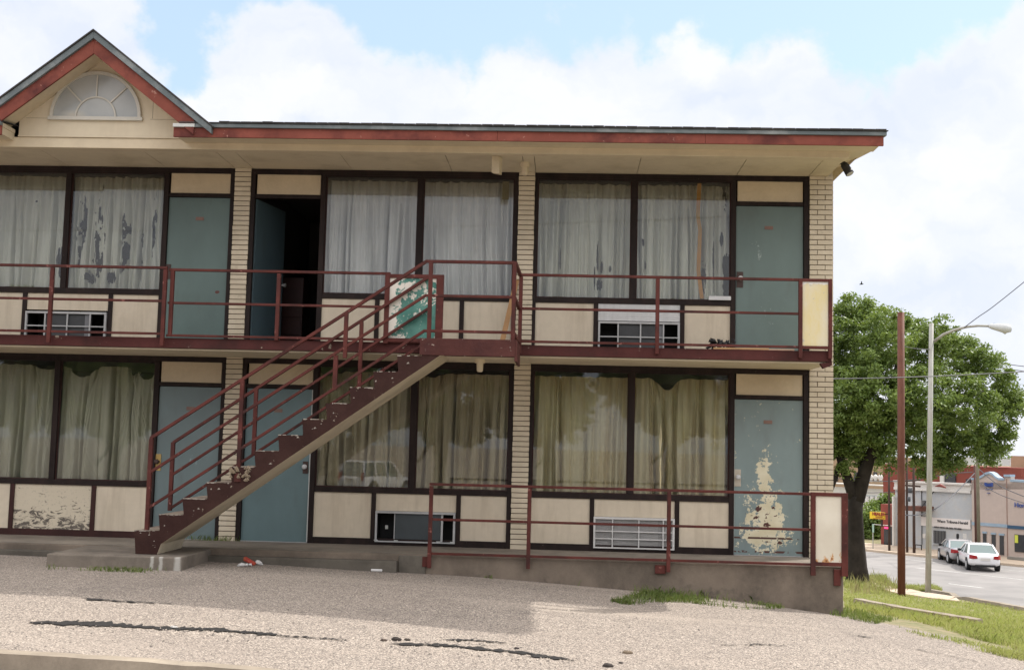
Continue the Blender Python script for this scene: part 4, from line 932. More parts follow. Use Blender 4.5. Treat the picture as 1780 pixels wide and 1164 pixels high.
# broken step
w = MB()
for i in range(26):
    x = random.uniform(-3.84, -3.60); z = random.uniform(.86, 1.01); r = random.uniform(.012, .03); w.tube([(x-r, YN-.005, z), (x, YN-.016, z+r*.4), (x+r, YN-.004, z-r*.3)], [.002, r, .002], 6)
w.build('crumbled_concrete', painted('bare_concrete_crumble', (.38, .30, .21), .3, .9, 25, (.15, .12, .09), .6, False, 1), stair)
pad = MB(); pad.box((-5.83, -2.34, -.6), (-4.29, -1.17, -.0015)); o = pad.build('concrete_pad', m_pad, bevel=.015); props(o, 'low concrete pad under the foot of the staircase', 'pad')
# ---- fittings
p = at(912, 300, -.55); t = thing('ceiling_light', 'small cream light fitting on the roof soffit above the second brick pier', 'light', (p[0], -.55, 4.988), 0, 'small ceiling lights')
MB().tube([(p[0], -.55, 4.99), (p[0], -.55, 4.93)], .062, 16).build('base', m_beam, t); MB().tube([(p[0], -.55, 4.93), (p[0], -.55, 4.84), (p[0], -.55, 4.825)], [.045, .042, .03], 16).build('shade', m_beam, t)
p = at(834, 645, -1.7); t = thing('ceiling_light', 'small cream light fitting hanging under the stair landing', 'light', (p[0], -1.7, 2.343), 0, 'small ceiling lights')
MB().tube([(p[0], -1.7, 2.345), (p[0], -1.7, 2.30)], .06, 16).build('base', m_beam, t); MB().tube([(p[0], -1.7, 2.30), (p[0], -1.7, 2.21), (p[0], -1.7, 2.195)], [.04, .036, .026], 16).build('shade', m_beam, t)
p = at(863, 298, -.9); t = thing('speaker_box', 'cream box hanging from the roof soffit left of the second brick pier', 'box', (p[0], -.9, 4.99))
MB().hexa([(p[0]-.06, -.97, 4.76), (p[0]+.04, -.95, 4.75), (p[0]+.065, -.83, 4.76), (p[0]-.04, -.85, 4.77), (p[0]-.06, -.97, 4.975), (p[0]+.04, -.95, 4.975), (p[0]+.065, -.83, 4.975), (p[0]-.04, -.85, 4.975)]).build('housing', m_beam, t, bevel=.006)
MB().box((p[0]-.02, -.91, 4.975), (p[0]+.02, -.87, 4.99)).build('mount', m_beam, t)
a, b = at(1466, 284, -.5), at(1476, 300, -.55); t = thing('floodlight', 'small dark floodlight on the wall corner under the right end of the roof', 'floodlight', tuple(a))
v = (b-a)/np.linalg.norm(b-a); MB().tube([a-v*.01, a+v*.03, b, b+v*.02], [.03, .05, .055, .055], 14).build('housing', painted('dark_housing', (.03, .03, .032), .2, .5, 9), t, True)
MB().tube([b+v*.021, b+v*.026], .048, 14).build('lens', m_alu, t); MB().bar((3.475, -.30, a[2]+.04), tuple(a), .02, .02).bar((3.44, .02, a[2]+.05), (3.475, -.30, a[2]+.04), .02, .02).build('arm', m_black, t)
# cabinet inside the open room
p0, p1 = at(492, 482, 1.6), at(524, 585, 1.6); t = thing('cabinet', 'dark reddish cabinet inside the open upstairs room', 'cabinet', ((p0[0]+p1[0])/2, 1.8, UF))
m_cab = painted('dark_red_wood', (.045, .014, .012), .3, .5, 3); MB().box((p0[0], 1.6, UF), (p1[0], 2.1, p0[2])).build('carcass', m_cab, t, bevel=.008)
for i in range(3): MB().box((p0[0]+.02, 1.585, UF+.06+i*.26), (p1[0]-.02, 1.599, UF+.29+i*.26)).build('drawer', m_cab, t, bevel=.004)
# balcony litter
def blobs(name, label, cat, c, mat, n, sx, sy, sz, r, seed, loops=0):
    rr = random.Random(seed); m = MB()
    for i in range(n):
        x, y, z = c[0]+rr.uniform(-sx, sx), c[1]+rr.uniform(-sy, sy), c[2]+rr.uniform(0, sz); q = rr.uniform(.5, 1)*r; a, b_ = rr.uniform(0, 6), rr.uniform(-.8, .8)
        d = np.array([math.cos(a), math.sin(a)*.4, b_])*q*1.4; m.tube([np.array([x, y, z])-d, np.array([x, y, z]), np.array([x, y, z])+d], [q*.2, q, q*.15], 7)
    for i in range(loops):
        a0 = rr.uniform(0, 6); m.tube([(c[0]+sx*.9+.045*math.cos(a0+k*.8), c[1], c[2]+sz*.8+.04*math.sin(a0+k*.8)) for k in range(8)], .009, 6)
    return props(m.build(name, mat, smooth=True), label, cat)
m_blk = painted('black_plastic', (.006, .006, .007), .2, .45, 6)
p = at(1238, 602, -.95); blobs('black_bag', 'small crumpled black plastic scrap on the balcony, the left of two', 'plastic bag', (p[0], -.9, 2.57), m_blk, 16, .05, .03, .14, .03, 3)
p = at(1262, 598, -.95); blobs('black_bag', 'looped black plastic scrap on the balcony, the right of two', 'plastic bag', (p[0], -.9, 2.60), m_blk, 22, .085, .03, .10, .03, 5, 1)
m_pine = painted('pine_slat', (.50, .30, .14), .12, .7, 5)
p0, p1 = at(1240, 606, -1.0), at(1335, 609, -1.0); props(MB().bar((p0[0], -1.0, 2.592), (p1[0], -1.06, 2.592), .04, .02).build('loose_timber', m_pine), 'orange wooden slat lying on the balcony floor behind the railing', 'slat')
p0, p1 = at(1295, 606, -.9), at(1380, 609, -.9); props(MB().bar((p0[0], -.86, 2.60), (p1[0], -.92, 2.60), .04, .018).build('loose_timber', painted('pink_slat', (.52, .36, .26), .1, .7, 5)), 'pinkish wooden slat lying on the balcony floor nearest the upstairs door', 'slat')
# ground litter
def litter(name, label, cat, px, py, mat, n, sx, sz, r, seed): p = hit(px, py); return blobs(name, label, cat, (p[0], p[1], p[2]+.01), mat, n, sx, .03, sz, r, seed)
m_wp = painted('white_paper', (.62, .61, .6), .06, .6, 8); m_redw = painted('red_yellow_wrapper', (.34, .04, .025), .2, .5, 14, (.5, .3, .04), .9)
litter('plastic_bag', 'crumpled clear white plastic by the porch step near the stair foot', 'plastic bag', 424, 984, m_wp, 18, .09, .02, .02, 2)
litter('crushed_cup', 'small crushed white cup right of the red snack packet', 'cup', 449, 981, m_wp, 12, .025, .03, .025, 8)
p = hit(433, 982); c = np.array([p[0], p[1], p[2]]); t = props(MB().hexa([(c[0]-.07, c[1]-.03, c[2]+.055), (c[0]+.07, c[1]-.05, c[2]+.0), (c[0]+.08, c[1]+.03, c[2]+.012), (c[0]-.06, c[1]+.04, c[2]+.065), (c[0]-.065, c[1]-.03, c[2]+.10), (c[0]+.075, c[1]-.05, c[2]+.028), (c[0]+.085, c[1]+.02, c[2]+.032), (c[0]-.05, c[1]+.03, c[2]+.105)]).build('snack_packet', m_redw, bevel=.01), 'red and yellow snack packet on the asphalt near the stair foot', 'packet')
p = hit(655, 993); props(MB().box((p[0]-.07, p[1]-.03, p[2]+.005), (p[0]+.07, p[1]+.03, p[2]+.035)).build('paper_scrap', m_wp, bevel=.01), 'flat white box scrap against the porch step', 'paper scrap')
def stone(px, py, r, label, col, seed):
    p = hit(px, py); rr = random.Random(seed); m = MB(); n = 7
    m.tube([(p[0]-r, p[1], p[2]+r*.1), (p[0]-r*.6, p[1]+.01, p[2]+r*.15), (p[0], p[1]-.01, p[2]+r*.12), (p[0]+r*.6, p[1], p[2]+r*.15), (p[0]+r, p[1], p[2]+r*.2)], [r*.1, r*.45, r*.6*rr.uniform(.8, 1.1), r*.4, r*.08], n)
    props(m.build('stone', painted('stone_paint', col, .2, .9, 20, None, .5, False, 1)), label, 'stone')
stone(1091, 1135, .045, 'tan stone alone on the asphalt right of the cracks', (.22, .17, .12), 1)
stone(689, 1112, .045, 'largest dark lump beside the middle crack', (.05, .04, .035), 2); stone(708, 1112, .028, 'small dark lump right of the largest dark lump', (.06, .05, .04), 3); stone(667, 1113, .03, 'brownish lump left of the largest dark lump', (.10, .075, .06), 4)
stone(898, 1127, .024, 'dark pebble just above the middle crack line', (.05, .04, .04), 5); stone(1057, 1158, .045, 'flat dark lump at the bottom edge of the picture', (.06, .05, .045), 6); stone(1079, 1152, .02, 'dark pebble near the bottom edge below the tan stone', (.06, .05, .045), 7)
stone(302, 1091, .035, 'white chunk lying in the left crack', (.6, .58, .55), 8)
# ------------------------------------------------------------------ big tree
m_bark = painted('dark_bark', (.030, .025, .020), .4, .95, 3, (.02, .017, .014), .6, True, 1.0, .2)
m_leaf = m_leafmat('tree_leaves', (.085, .145, .03), (.15, .22, .045), (.27, .34, .12), .7, .28)
def make_tree(name, label, D, blobs_px, trunk_px, nleaf, leaf, group=None):
    base = at(*trunk_px[0][0][0], D-15.8); base[2] = float(zg(base[0], base[1]))
    t = thing(name, label, 'tree', tuple(base), 0, group); k = D/FPX
    m = MB()
    for line, rad, dys in trunk_px:
        P = [at(px, py, D-15.8+dy) for (px, py), dy in zip(line, dys)]; m.tube(P, [r*k for r in rad], 12)
    m.build('trunk', m_bark, t, True)
    C_, Rr = [], []
    for px, py, r, dy in blobs_px: C_.append(at(px, py, D-15.8+dy)); Rr.append(r*k)
    C_ = np.array(C_); Rr = np.array(Rr); wts = Rr**2/np.sum(Rr**2); ncl = nleaf//120
    idx = rng.choice(len(C_), ncl, p=wts); u = rng.normal(size=(ncl, 3)); u /= np.linalg.norm(u, axis=1)[:, None]; rad = rng.uniform(.15, 1, ncl)**.42*rng.uniform(.82, 1.22, ncl)
    cc = C_[idx]+u*(Rr[idx]*rad)[:, None]*np.array([1, 1, .9]); csz = rng.uniform(.15, .46, ncl)*(D/50)
    j = np.repeat(np.arange(ncl), 120); n_ = len(j); v = rng.normal(size=(n_, 3)); v /= np.linalg.norm(v, axis=1)[:, None]; p = cc[j]+v*(csz[j]*rng.uniform(0, 1, n_)**.5)[:, None]*np.array([1.15, 1.15, .75])
    nr = rng.normal(size=(n_, 3))+np.array([0, 0, .8]); nr /= np.linalg.norm(nr, axis=1)[:, None]; a = np.cross(nr, rng.normal(size=(n_, 3))); a /= np.linalg.norm(a, axis=1)[:, None]; b = np.cross(nr, a)
    L = leaf*rng.uniform(.6, 1.3, n_)[:, None]; V = np.stack([p-a*L, p-b*L*.45, p+a*L, p+b*L*.45], 1).reshape(-1, 3); F = np.arange(n_*4).reshape(-1, 4)
    fastmesh('crown', V, F, m_leaf, t); return t
blob_list = [(1470, 600, 62, 0), (1500, 565, 48, 1), (1530, 600, 60, -2), (1580, 600, 52, 1), (1620, 610, 48, -1), (1650, 600, 38, 2), (1680, 625, 42, 0), (1715, 650, 42, -1), (1735, 690, 40, 1), (1752, 715, 30, 0), (1470, 690, 62, -2), (1540, 680, 70, -3), (1610, 690, 65, -3), (1670, 700, 55, -2), (1715, 740, 42, 0),
             (1460, 760, 45, 1), (1500, 745, 45, -1), (1560, 750, 50, -2), (1620, 755, 46, 0), (1670, 765, 40, 0), (1720, 782, 28, 1), (1480, 545, 34, 0), (1635, 580, 30, -2), (1400, 640, 90, 0), (1400, 740, 70, 0), (1745, 655, 18, 0), (1765, 690, 14, 0), (1500, 800, 24, 1), (1458, 812, 18, 0), (1600, 790, 22, -1), (1640, 800, 16, 0), (1740, 760, 26, 0), (1560, 560, 26, 2), (1455, 795, 24, 0), (1530, 785, 24, -1), (1476, 780, 26, 0), (1560, 806, 22, 0), (1612, 812, 20, 0), (1650, 804, 20, 0), (1605, 568, 22, 0), (1520, 540, 20, 0)]
trunk_list = [([(1491, 1012), (1490, 985), (1488, 940), (1486, 890), (1488, 862)], [21, 16.5, 14, 13, 12.5], [0]*5), ([(1487, 870), (1476, 840), (1462, 800), (1450, 760), (1430, 700)], [11, 9, 7, 5, 3], [0, 0, 0, 0, 0]),
              ([(1489, 870), (1500, 830), (1512, 795), (1530, 750), (1550, 690), (1560, 620)], [13, 12, 9, 7, 5, 2], [0, 0, -.5, -1, -1, 0]), ([(1500, 830), (1498, 780), (1490, 720), (1495, 640)], [8, 7, 5, 2], [0, .5, 1, 1]),
              ([(1511, 796), (1550, 775), (1600, 740), (1660, 700), (1710, 680)], [7, 6, 5, 4, 2], [0, 0, 0, 0, 0]), ([(1530, 752), (1580, 720), (1620, 670), (1640, 610)], [5, 4, 3, 2], [-1, -1, 0, 0]), ([(1462, 800), (1445, 850), (1440, 870)], [5, 4, 3], [0, -.5, -1]), ([(1600, 742), (1650, 745), (1700, 760)], [3, 2, 1], [0, 0, 0])]
tree = make_tree('oak_tree', 'large dark trunked shade tree behind the right end of the motel', 58, blob_list, trunk_list, 165000, .088)
# trees across the lot, seen only as reflections in the panes
ords = ['first', 'second', 'third', 'fourth', 'fifth', 'sixth', 'seventh', 'eighth', 'ninth', 'tenth', 'eleventh', 'twelfth']
for i in range(12):
    x = -46+i*7.6+random.uniform(-1, 1); y = -66+random.uniform(-5, 5)
    c = copy_thing(tree, (x, y, float(zg(x, y))-2.6+random.uniform(-.5, .5)), random.uniform(0, 6), ords[i]+' tree from the left in the row reflected by the panes', random.uniform(1.08, 1.2)); c['group'] = 'trees across the lot'
# ------------------------------------------------------------------ poles, lamp, wires
def vpole(px0, py0, px1, py1, D, w0, w1, mat, n=12):
    Yp = D-15.8; a = at(px0, py0, Yp); b = at(px1, py1, Yp); g_ = float(zg(a[0], a[1])); k = D/FPX
    return a, b, MB().tube([(a[0], a[1], min(a[2], g_)-.15), (a[0]+(b[0]-a[0])*.5, a[1], (a[2]+b[2])/2), tuple(b)], [w0*k/2, (w0+w1)*k/4, w1*k/2], n)
a, b, m = vpole(1567, 1027, 1566, 543, 45, 13, 11.5, None)
props(m.build('steel_post', painted('rusty_brown_post', (.115, .042, .026), .3, .7, 1.2, (.2, .09, .06), .6, True, .5, .3, (.05, .02, .015), .66, 4), smooth=True), 'thick rust brown bare post standing in the grass before the tree', 'post')
Dl = 48; a, b, m = vpole(1613, 1021, 1619, 562, Dl, 10, 7.5, None)
lamp = thing('street_lamp', 'tall weathered grey street lamp with a curved arm beside the rust brown post', 'street lamp', (a[0], a[1], float(zg(a[0], a[1]))))
m_lamp = painted('weathered_grey_pole', (.36, .36, .33), .15, .6, 1.5, (.2, .14, .1), .6, True, .3, .4, (.18, .09, .05), .7, 5)
m.build('pole', m_lamp, lamp, True); Yl = Dl-15.8
arm = [at(1624, 593, Yl), at(1640, 581, Yl-.3), at(1660, 573, Yl-.6), at(1680, 568, Yl-.9), at(1700, 566, Yl-1.1), at(1720, 566.5, Yl-1.3)]
MB().tube(arm, [.06, .055, .055, .05, .05, .05], 8).build('arm', m_lamp, lamp, True)
hd = [at(1718, 566.5, Yl-1.3), at(1724, 567, Yl-1.3), at(1736, 569, Yl-1.4), at(1748, 571, Yl-1.5), at(1756, 571, Yl-1.5), at(1758.5, 570, Yl-1.5)]
hb = MB().tube(hd, [.06, .11, .15, .19, .14, .03], 12).build('lamp_head', painted('light_grey_head', (.5, .52, .53), .08, .4, 3), lamp, True)
MB().tube([at(1738, 573, Yl-1.4), at(1747, 576, Yl-1.45), at(1755, 573, Yl-1.5)], [.04, .12, .03], 10).build('lens', painted('lamp_glass', (.55, .6, .6), .05, .2, 3), hb, True)
MB().tube([at(1728, 565.5, Yl-1.3), at(1728, 562, Yl-1.3)], .05, 8).build('photocell', m_black, hb)
m_wood = painted('brown_utility_pole', (.075, .05, .04), .25, .85, 1.5, (.04, .03, .025), .5, True, .5, .2); m_woodg = painted('green_grey_utility_pole', (.17, .155, .11), .2, .85, 1.5, (.1, .09, .07), .5, True, .5, .2)
def upole(label, px0, py0, px1, py1, s, w, mat, cross=()):
    p = onS(px0, py0, s); D = p[1]+15.8; a, b, m = vpole(px0, py0, px1, py1, D, w, w*.85, mat, 10)
    t = thing('utility_pole', label, 'utility pole', (a[0], a[1], float(zg(a[0], a[1]))), 0, 'utility poles along the far kerb'); m.build('shaft', mat, t, True)
    return t, D
t1, D1 = upole('black brown utility pole nearest the yellow sign', 1546, 957, 1545, 770, 68.2, 4.2, m_wood)
t2, D2 = upole('brown utility pole mostly hidden behind the rust brown post', 1577, 962, 1576, 780, 68.2, 4.2, m_wood)
t3, D3 = upole('brown utility pole carrying the transformer left of the white building', 1589, 964, 1588, 785, 68.2, 5, m_wood)
t4, D4 = upole('dark brown utility pole of the pair at the corner of the peach building', 1697, 970, 1694, 808, 69.5, 4, painted('dark_red_pole', (.09, .04, .032), .2, .8, 2))
t5, D5 = upole('green grey utility pole of the pair at the corner of the peach building', 1702, 970, 1698, 745, 69.0, 6, m_woodg)
Y3 = D3-15.8
for px, py, r, h in ((1582, 852, 3.4, 9), (1580, 867, 2.6, 8)):
    a, b = at(px, py-h/2, Y3-.1), at(px, py+h/2, Y3-.1); k = D3/FPX; MB().tube([tuple(a), tuple(b)], r*k, 10).build('transformer', painted('transformer_grey', (.06, .065, .07), .1, .5, 2), t3, True)
MB().bar(tuple(at(1573, 843, Y3)), tuple(at(1600, 845, Y3)), .1, .12).bar(tuple(at(1573, 836, Y3)), tuple(at(1600, 834, Y3)), .08, .1).build('crossarm', m_wood, t3)
def wire(label, pts, D, r, mat=None, cast=True):
    P = [at(px, py, D_-15.8) for (px, py), D_ in zip(pts, D)]
    Q = []
    for i in range(len(P)-1):
        for k in range(8):
            tt = k/8; p_1 = P[max(i-1, 0)]; p2 = P[min(i+2, len(P)-1)]
            Q.append(.5*((2*P[i])+(P[i+1]-p_1)*tt+(2*p_1-5*P[i]+4*P[i+1]-p2)*tt**2+(-p_1+3*P[i]-3*P[i+1]+p2)*tt**3))
    Q.append(P[-1]); props(MB().tube(Q, r, 5).build('power_line', m_wirem), label, 'power line', 'power lines')
m_wirem = painted('wire_grey', (.10, .10, .11), .1, .6, 5)
wire('thin grey wire rising from the lamp arm to the upper right', [(1676, 569), (1700, 551), (1726, 533), (1780, 490), (1860, 424)], [47]*5, .018)
wire('level wire crossing in front of the tree crown', [(1380, 657), (1449, 658), (1570, 655.5), (1680, 651), (1790, 645), (1900, 638)], [42, 43, 44, 46, 48, 50], .02)
wire('slack wire sagging from the corner pole pair to the lamp pole', [(1694, 822), (1660, 857), (1622, 886), (1590, 895), (1560, 893)], [76, 74, 72, 76, 78], .03)
wire('short wire from the lamp arm bracket to the rust brown post', [(1572, 602), (1595, 606), (1616, 607)], [45, 46, 48], .014)
wire('lower of the two wires at the right edge of the sky', [(1735, 638), (1760, 642), (1800, 648)], [90]*3, .03); wire('upper of the two wires at the right edge of the sky', [(1735, 630), (1760, 634), (1800, 639)], [90]*3, .03)
wire('wire from the peach building corner down to the right edge', [(1702, 815), (1740, 845), (1800, 870)], [80, 78, 76], .03); wire('lower wire in front of the peach wall', [(1702, 838), (1740, 860), (1800, 880)], [80, 78, 76], .025)
wire('wire above the white building roof', [(1560, 835), (1600, 832), (1650, 823), (1690, 820)], [84, 84, 82, 80], .035); wire('wire passing behind the tree trunk to the dark pole', [(1440, 830), (1500, 834), (1545, 836), (1575, 835)], [86]*4, .03); wire('wire below the white cornice by the tree trunk', [(1500, 856), (1545, 855), (1590, 850)], [86]*3, .025)
def wire3(label, a, b, sag, r):
    P = [np.array(a)+(np.array(b)-np.array(a))*k/24-np.array([0, 0, sag*4*(k/24)*(1-k/24)]) for k in range(25)]; props(MB().tube(P, r, 5).build('power_line', m_wirem), label, 'power line', 'power lines')
wire3('power line reflected low in the upper windows', (-45, -38, 8.1), (35, -34, 8.9), .9, .022); wire3('power line reflected mid height in the upper windows', (-45, -40, 11.2), (35, -32, 13.0), 1.2, .018); wire3('power line reflected just above the lowest one', (-45, -38, 7.4), (35, -34, 8.0), .9, .016)
# ------------------------------------------------------------------ background street fronts
m_dark = painted('dark_window', (.03, .033, .038), .2, .25, 3, None, .5, False, 0, .6)
def bblock(name, label, px0, px1, ytop, ybase_px, s, depth, mat, zt=None, zb=None):
    """a block whose front stands on the line s across the street, from px0 to px1"""
    a = onS(px0, ytop, s); b = onS(px1, ytop, s); z1 = zt if zt is not None else (a[2]+b[2])/2; z0 = zb if zb is not None else -5.4
    t0, t1 = tval(a), tval(b); t = thing(name, label, 'building', tuple(st(s, (t0+t1)/2, z0)))
    c = [st(s, t0, z0), st(s, t1, z0), st(s+depth, t1, z0), st(s+depth, t0, z0), st(s, t0, z1), st(s, t1, z1), st(s+depth, t1, z1), st(s+depth, t0, z1)]
    MB().hexa(c).build('wall', mat, t); return t, z1, z0
def sface(par, name, px0, py0, px1, py1, s, mat, thick=.06, lab=None, zlev=True):
    """rectangle on the street front: corners given where they are seen, levelled and squared in place"""
    a, b = onS(px0, py0, s), onS(px1, py1, s); ta, tb = tval(a), tval(b); m = MB(); s0, s1 = s-thick, s-.002
    c = [st(s0, ta, b[2]), st(s0, tb, b[2]), st(s1, tb, b[2]), st(s1, ta, b[2]), st(s0, ta, a[2]), st(s0, tb, a[2]), st(s1, tb, a[2]), st(s1, ta, a[2])]
    return m.hexa(c).build(name, mat, par)
m_wbrick = painted('white_painted_brick', (.42, .44, .46), .1, .8, .7, (.50, .45, .38), .5, False, .3, .3, (.40, .27, .2), .7, 1.5)
m_wtrim = painted('white_cornice', (.60, .58, .55), .05, .7, 1); m_peach = painted('peach_stucco', (.46, .385, .345), .05, .85, .4, (.40, .34, .31), .4, True, .2, .2)
m_redb = painted('red_brick_wall', (.22, .055, .04), .15, .85, 1.2, (.16, .045, .035), .5); m_tan = painted('tan_brick_wall', (.36, .25, .16), .1, .85, 1, (.3, .21, .14), .5); m_bluetr = painted('pale_blue_trim', (.27, .36, .45), .1, .7, 2); m_navy = painted('navy_band', (.03, .08, .15), .1, .6, 2); m_blueink = painted('blue_paint', (.05, .09, .30), .1, .6, 3)
# white brick building
SF = 72.5
bw, zt, zb = bblock('brick_building', 'white painted brick building with a long banner across the street', 1556, 1689, 852, 965, SF, 14, m_wbrick, None, -5.3)
zt_c = onS(1640, 838, SF)[2]
a, b = tval(onS(1556, 850, SF)), tval(onS(1689, 850, SF)); m = MB()
for z0_, z1_, o_ in ((zt-.05, zt+.12, .18), (zt+.12, zt_c-.12, .10), (zt_c-.12, zt_c, .25)):
    m.hexa([st(SF-o_, a, z0_), st(SF-o_, b, z0_), st(SF+.3, b, z0_), st(SF+.3, a, z0_), st(SF-o_, a, z1_), st(SF-o_, b, z1_), st(SF+.3, b, z1_), st(SF+.3, a, z1_)])
m.build('cornice', m_wtrim, bw)
ban = sface(bw, 'banner', 1602, 897, 1688, 919.5, SF, painted('banner_white', (.66, .62, .60), .03, .7, 1), .08)
m_ink = painted('black_ink', (.03, .03, .035), .1, .7, 3)
ud = -US
o_ = onS(1629, 907, SF-.09); text_obj('lettering', 'Waco Tribune-Herald', .262, m_ink, ban, tuple(o_), (ud[0], ud[1], 0), (0, 0, 1), .008, 'LEFT', .006)
o_ = onS(1623.5, 916.5, SF-.09); text_obj('lettering', 'APPLY NOW OR CALL 757-0000', .15, m_ink, ban, tuple(o_), (ud[0], ud[1], 0), (0, 0, 1), .008, 'LEFT', .004)
w_ = sface(bw, 'window', 1623, 921, 1644.5, 945, SF, m_dark, .03); sface(w_, 'sill', 1622, 945.2, 1645.5, 947.5, SF, m_wtrim, .12)
m = MB()
for i in range(8):
    px = 1625+i*2.6; p, q = onS(px, 922, SF-.05), onS(px, 944, SF-.05); m.bar(tuple(p), tuple(q), .03, .03)
m.build('window_bars', painted('grey_bars', (.18, .18, .18), .1, .6, 2), w_)
sface(bw, 'notice', 1604, 927, 1609, 935, SF, m_wtrim, .04); m = MB(); sface(bw, 'pipe', 1602.5, 850, 1603.3, 946, SF, m_black, .08)
sface(bw, 'grille', 1603, 869, 1609, 887, SF, painted('dark_bars', (.12, .12, .12), .1, .6, 2), .1)
p = onS(1644.5, 846.5, SF-.5); k = (p[1]+15.8)/FPX; m = MB(); m.tube([onS(1625, 845, SF-.6), onS(1635, 843, SF-.6), onS(1644, 847, SF-.6)], [.02, .12, .05], 8); m.build('awning_cap', painted('red_cap', (.2, .05, .04), .1, .6, 2), bw)
# red flat canopy on the left of it
cn = thing('canopy', 'rusty red flat canopy jutting over the sidewalk by the transformer pole', 'canopy', tuple(onS(1590, 884, SF-1)))
a, b = onS(1573, 881, SF-1.5), onS(1600, 883, SF-1.5); ta, tb = tval(a), tval(b)
MB().hexa([st(SF-1.6, ta, a[2]-.22), st(SF-1.6, tb, a[2]-.22), st(SF-.01, tb, a[2]-.22), st(SF-.01, ta, a[2]-.22), st(SF-1.6, ta, a[2]+.1), st(SF-1.6, tb, a[2]+.1), st(SF-.01, tb, a[2]+.1), st(SF-.01, ta, a[2]+.1)]).build('deck', painted('rusty_canopy', (.12, .045, .03), .2, .7, 2), cn)
MB().bar(tuple(st(SF-1.5, tb-.1, a[2]+.1)), tuple(st(SF-.02, tb-.1, a[2]+1.2)), .05, .05).build('tie_rod', m_black, cn)
# peach building with mission parapet
Pz = lambda px, py: onS(px, py, SF-.3)
bp, zt, zb = bblock('stucco_building', 'peach stucco building with a stepped mission parapet and blue trim at the right edge', 1689, 1850, 840, 977, SF-.3, 18, m_peach, None, -5.3)
prof = [(1689, 850), (1689, 831), (1699, 831), (1703, 829), (1709, 826), (1714, 822), (1720, 820.5), (1726, 823), (1731, 828), (1737, 831.5), (1746, 831.5), (1746, 825.5), (1757, 825.5), (1757, 834), (1800, 836), (1850, 838), (1850, 850)]
m = MB(); fr_, bk = [], []
for px, py in prof:
    p = Pz(px, py); fr_.append(tuple(p)); q = st(SF+.15, tval(p), p[2]); bk.append(tuple(q))
n_ = len(prof); m.v += fr_+bk; m.f.append(tuple(range(n_))); m.m.append(0); m.f.append(tuple(range(2*n_-1, n_-1, -1))); m.m.append(0)
for i in range(n_): j = (i+1) % n_; m.f.append((j, i, n_+i, n_+j)); m.m.append(0)
m.build('parapet', m_peach, bp)
m = MB()
for i in range(1, n_-2):
    a, b = Pz(*prof[i]), Pz(*prof[i+1])
    if abs(prof[i][0]-prof[i+1][0]) < 1: continue
    a2, b2 = np.array(st(SF-.40, tval(a), a[2])), np.array(st(SF-.40, tval(b), b[2])); c1, c2 = np.array(st(SF+.2, tval(a), a[2])), np.array(st(SF+.2, tval(b), b[2])); u = np.array([0, 0, .05]); l = np.array([0, 0, -.10])
    m.hexa([a2+l, b2+l, c2+l, c1+l, a2+u, b2+u, c2+u, c1+u])
m.build('parapet_cap', m_bluetr, bp)
sface(bp, 'trim_band', 1690, 906.5, 1751.5, 916.5, SF-.3, m_bluetr, .05); sface(bp, 'trim_band', 1752, 912, 1850, 925, SF-.3, m_navy, .07); sface(bp, 'wall_joint', 1750.4, 832, 1751.4, 975, SF-.3, painted('joint_brown', (.25, .15, .12), .1, .8, 2), .03)
for x0_, x1_, y0_, y1_ in ((1709, 1715, 927, 943), (1724, 1731, 929, 950), (1738, 1745.5, 930.5, 964)):
    o = sface(bp, 'window', x0_, y0_, x1_, y1_, SF-.3, m_dark, .04); sface(o, 'lintel', x0_-.8, y0_-4, x1_+.8, y0_-.3, SF-.3, m_bluetr, .08)
sface(bp, 'wall_panel', 1701.2, 800+60, 1701.9, 975, SF-.3, m_peach, .02)
sface(bp, 'entrance', 1764, 928, 1850, 966, SF-.3, m_dark, .05); sface(bp, 'wall_sign', 1764.5, 929, 1770, 943, SF-.36, painted('yellow_green_sign', (.55, .6, .08), .1, .6, 2), .05)
sface(bp, 'low_wall', 1755, 966, 1850, 980, SF-1.8, painted('grey_block_wall', (.22, .21, .19), .1, .8, 2), .3)
o_ = onS(1763, 880.5, SF-.36); text_obj('lettering', 'Home', .42, m_blueink, bp, tuple(o_), (ud[0], ud[1], 0), (0, 0, 1), .02, 'LEFT', .004)
# blue emblem: crown of strokes over two small marks
m = MB(); q = lambda px, py: tuple(onS(px, py, SF-.34))
for i in range(7): m.bar(q(1713+i*1.9, 845.5), q(1712.2+i*2.1, 838+abs(i-3)*-.6+2), .10, .03, up=(0, 1, 0))
m.bar(q(1713, 844), q(1725, 843.5), .16, .03, up=(0, 0, 1)); m.bar(q(1713, 850.5), q(1725.5, 849.5), .05, .03); m.bar(q(1716.5, 856.5), q(1721, 856.3), .17, .03); m.build('emblem', m_blueink, bp)
# red brick building behind, with white upper storey and tan block
b1, zt, zb = bblock('brick_building', 'red brick building rising behind the white building', 1535, 1775, 809, 850, 90, 12, m_redb, None, -5)
sface(b1, 'upper_storey', 1655, 793, 1757, 809.5, 90.05, painted('pale_siding', (.52, .52, .5), .05, .7, 1), .3)
sface(b1, 'window', 1644, 821, 1662, 840, 90, m_dark, .1); sface(b1, 'window', 1680, 832, 1688, 841, 90, m_dark, .1); sface(b1, 'equipment_box', 1636, 824, 1643, 840, 90, m_wtrim, .2)
b2, zt, zb = bblock('brick_building', 'tan brick block behind the peach building at the right edge', 1757, 1880, 793, 835, 95, 12, m_tan, None, -5)
sface(b2, 'vent', 1759, 812, 1767, 819, 95, m_wtrim, .1)
b3, zt, zb = bblock('brick_building', 'tan brick building seen behind the tree trunk', 1380, 1541, 792, 870, 120, 15, m_tan, None, -5)
for i in range(8): sface(b3, 'window', 1400+i*17, 820, 1406+i*17, 836, 120, m_dark, .1)
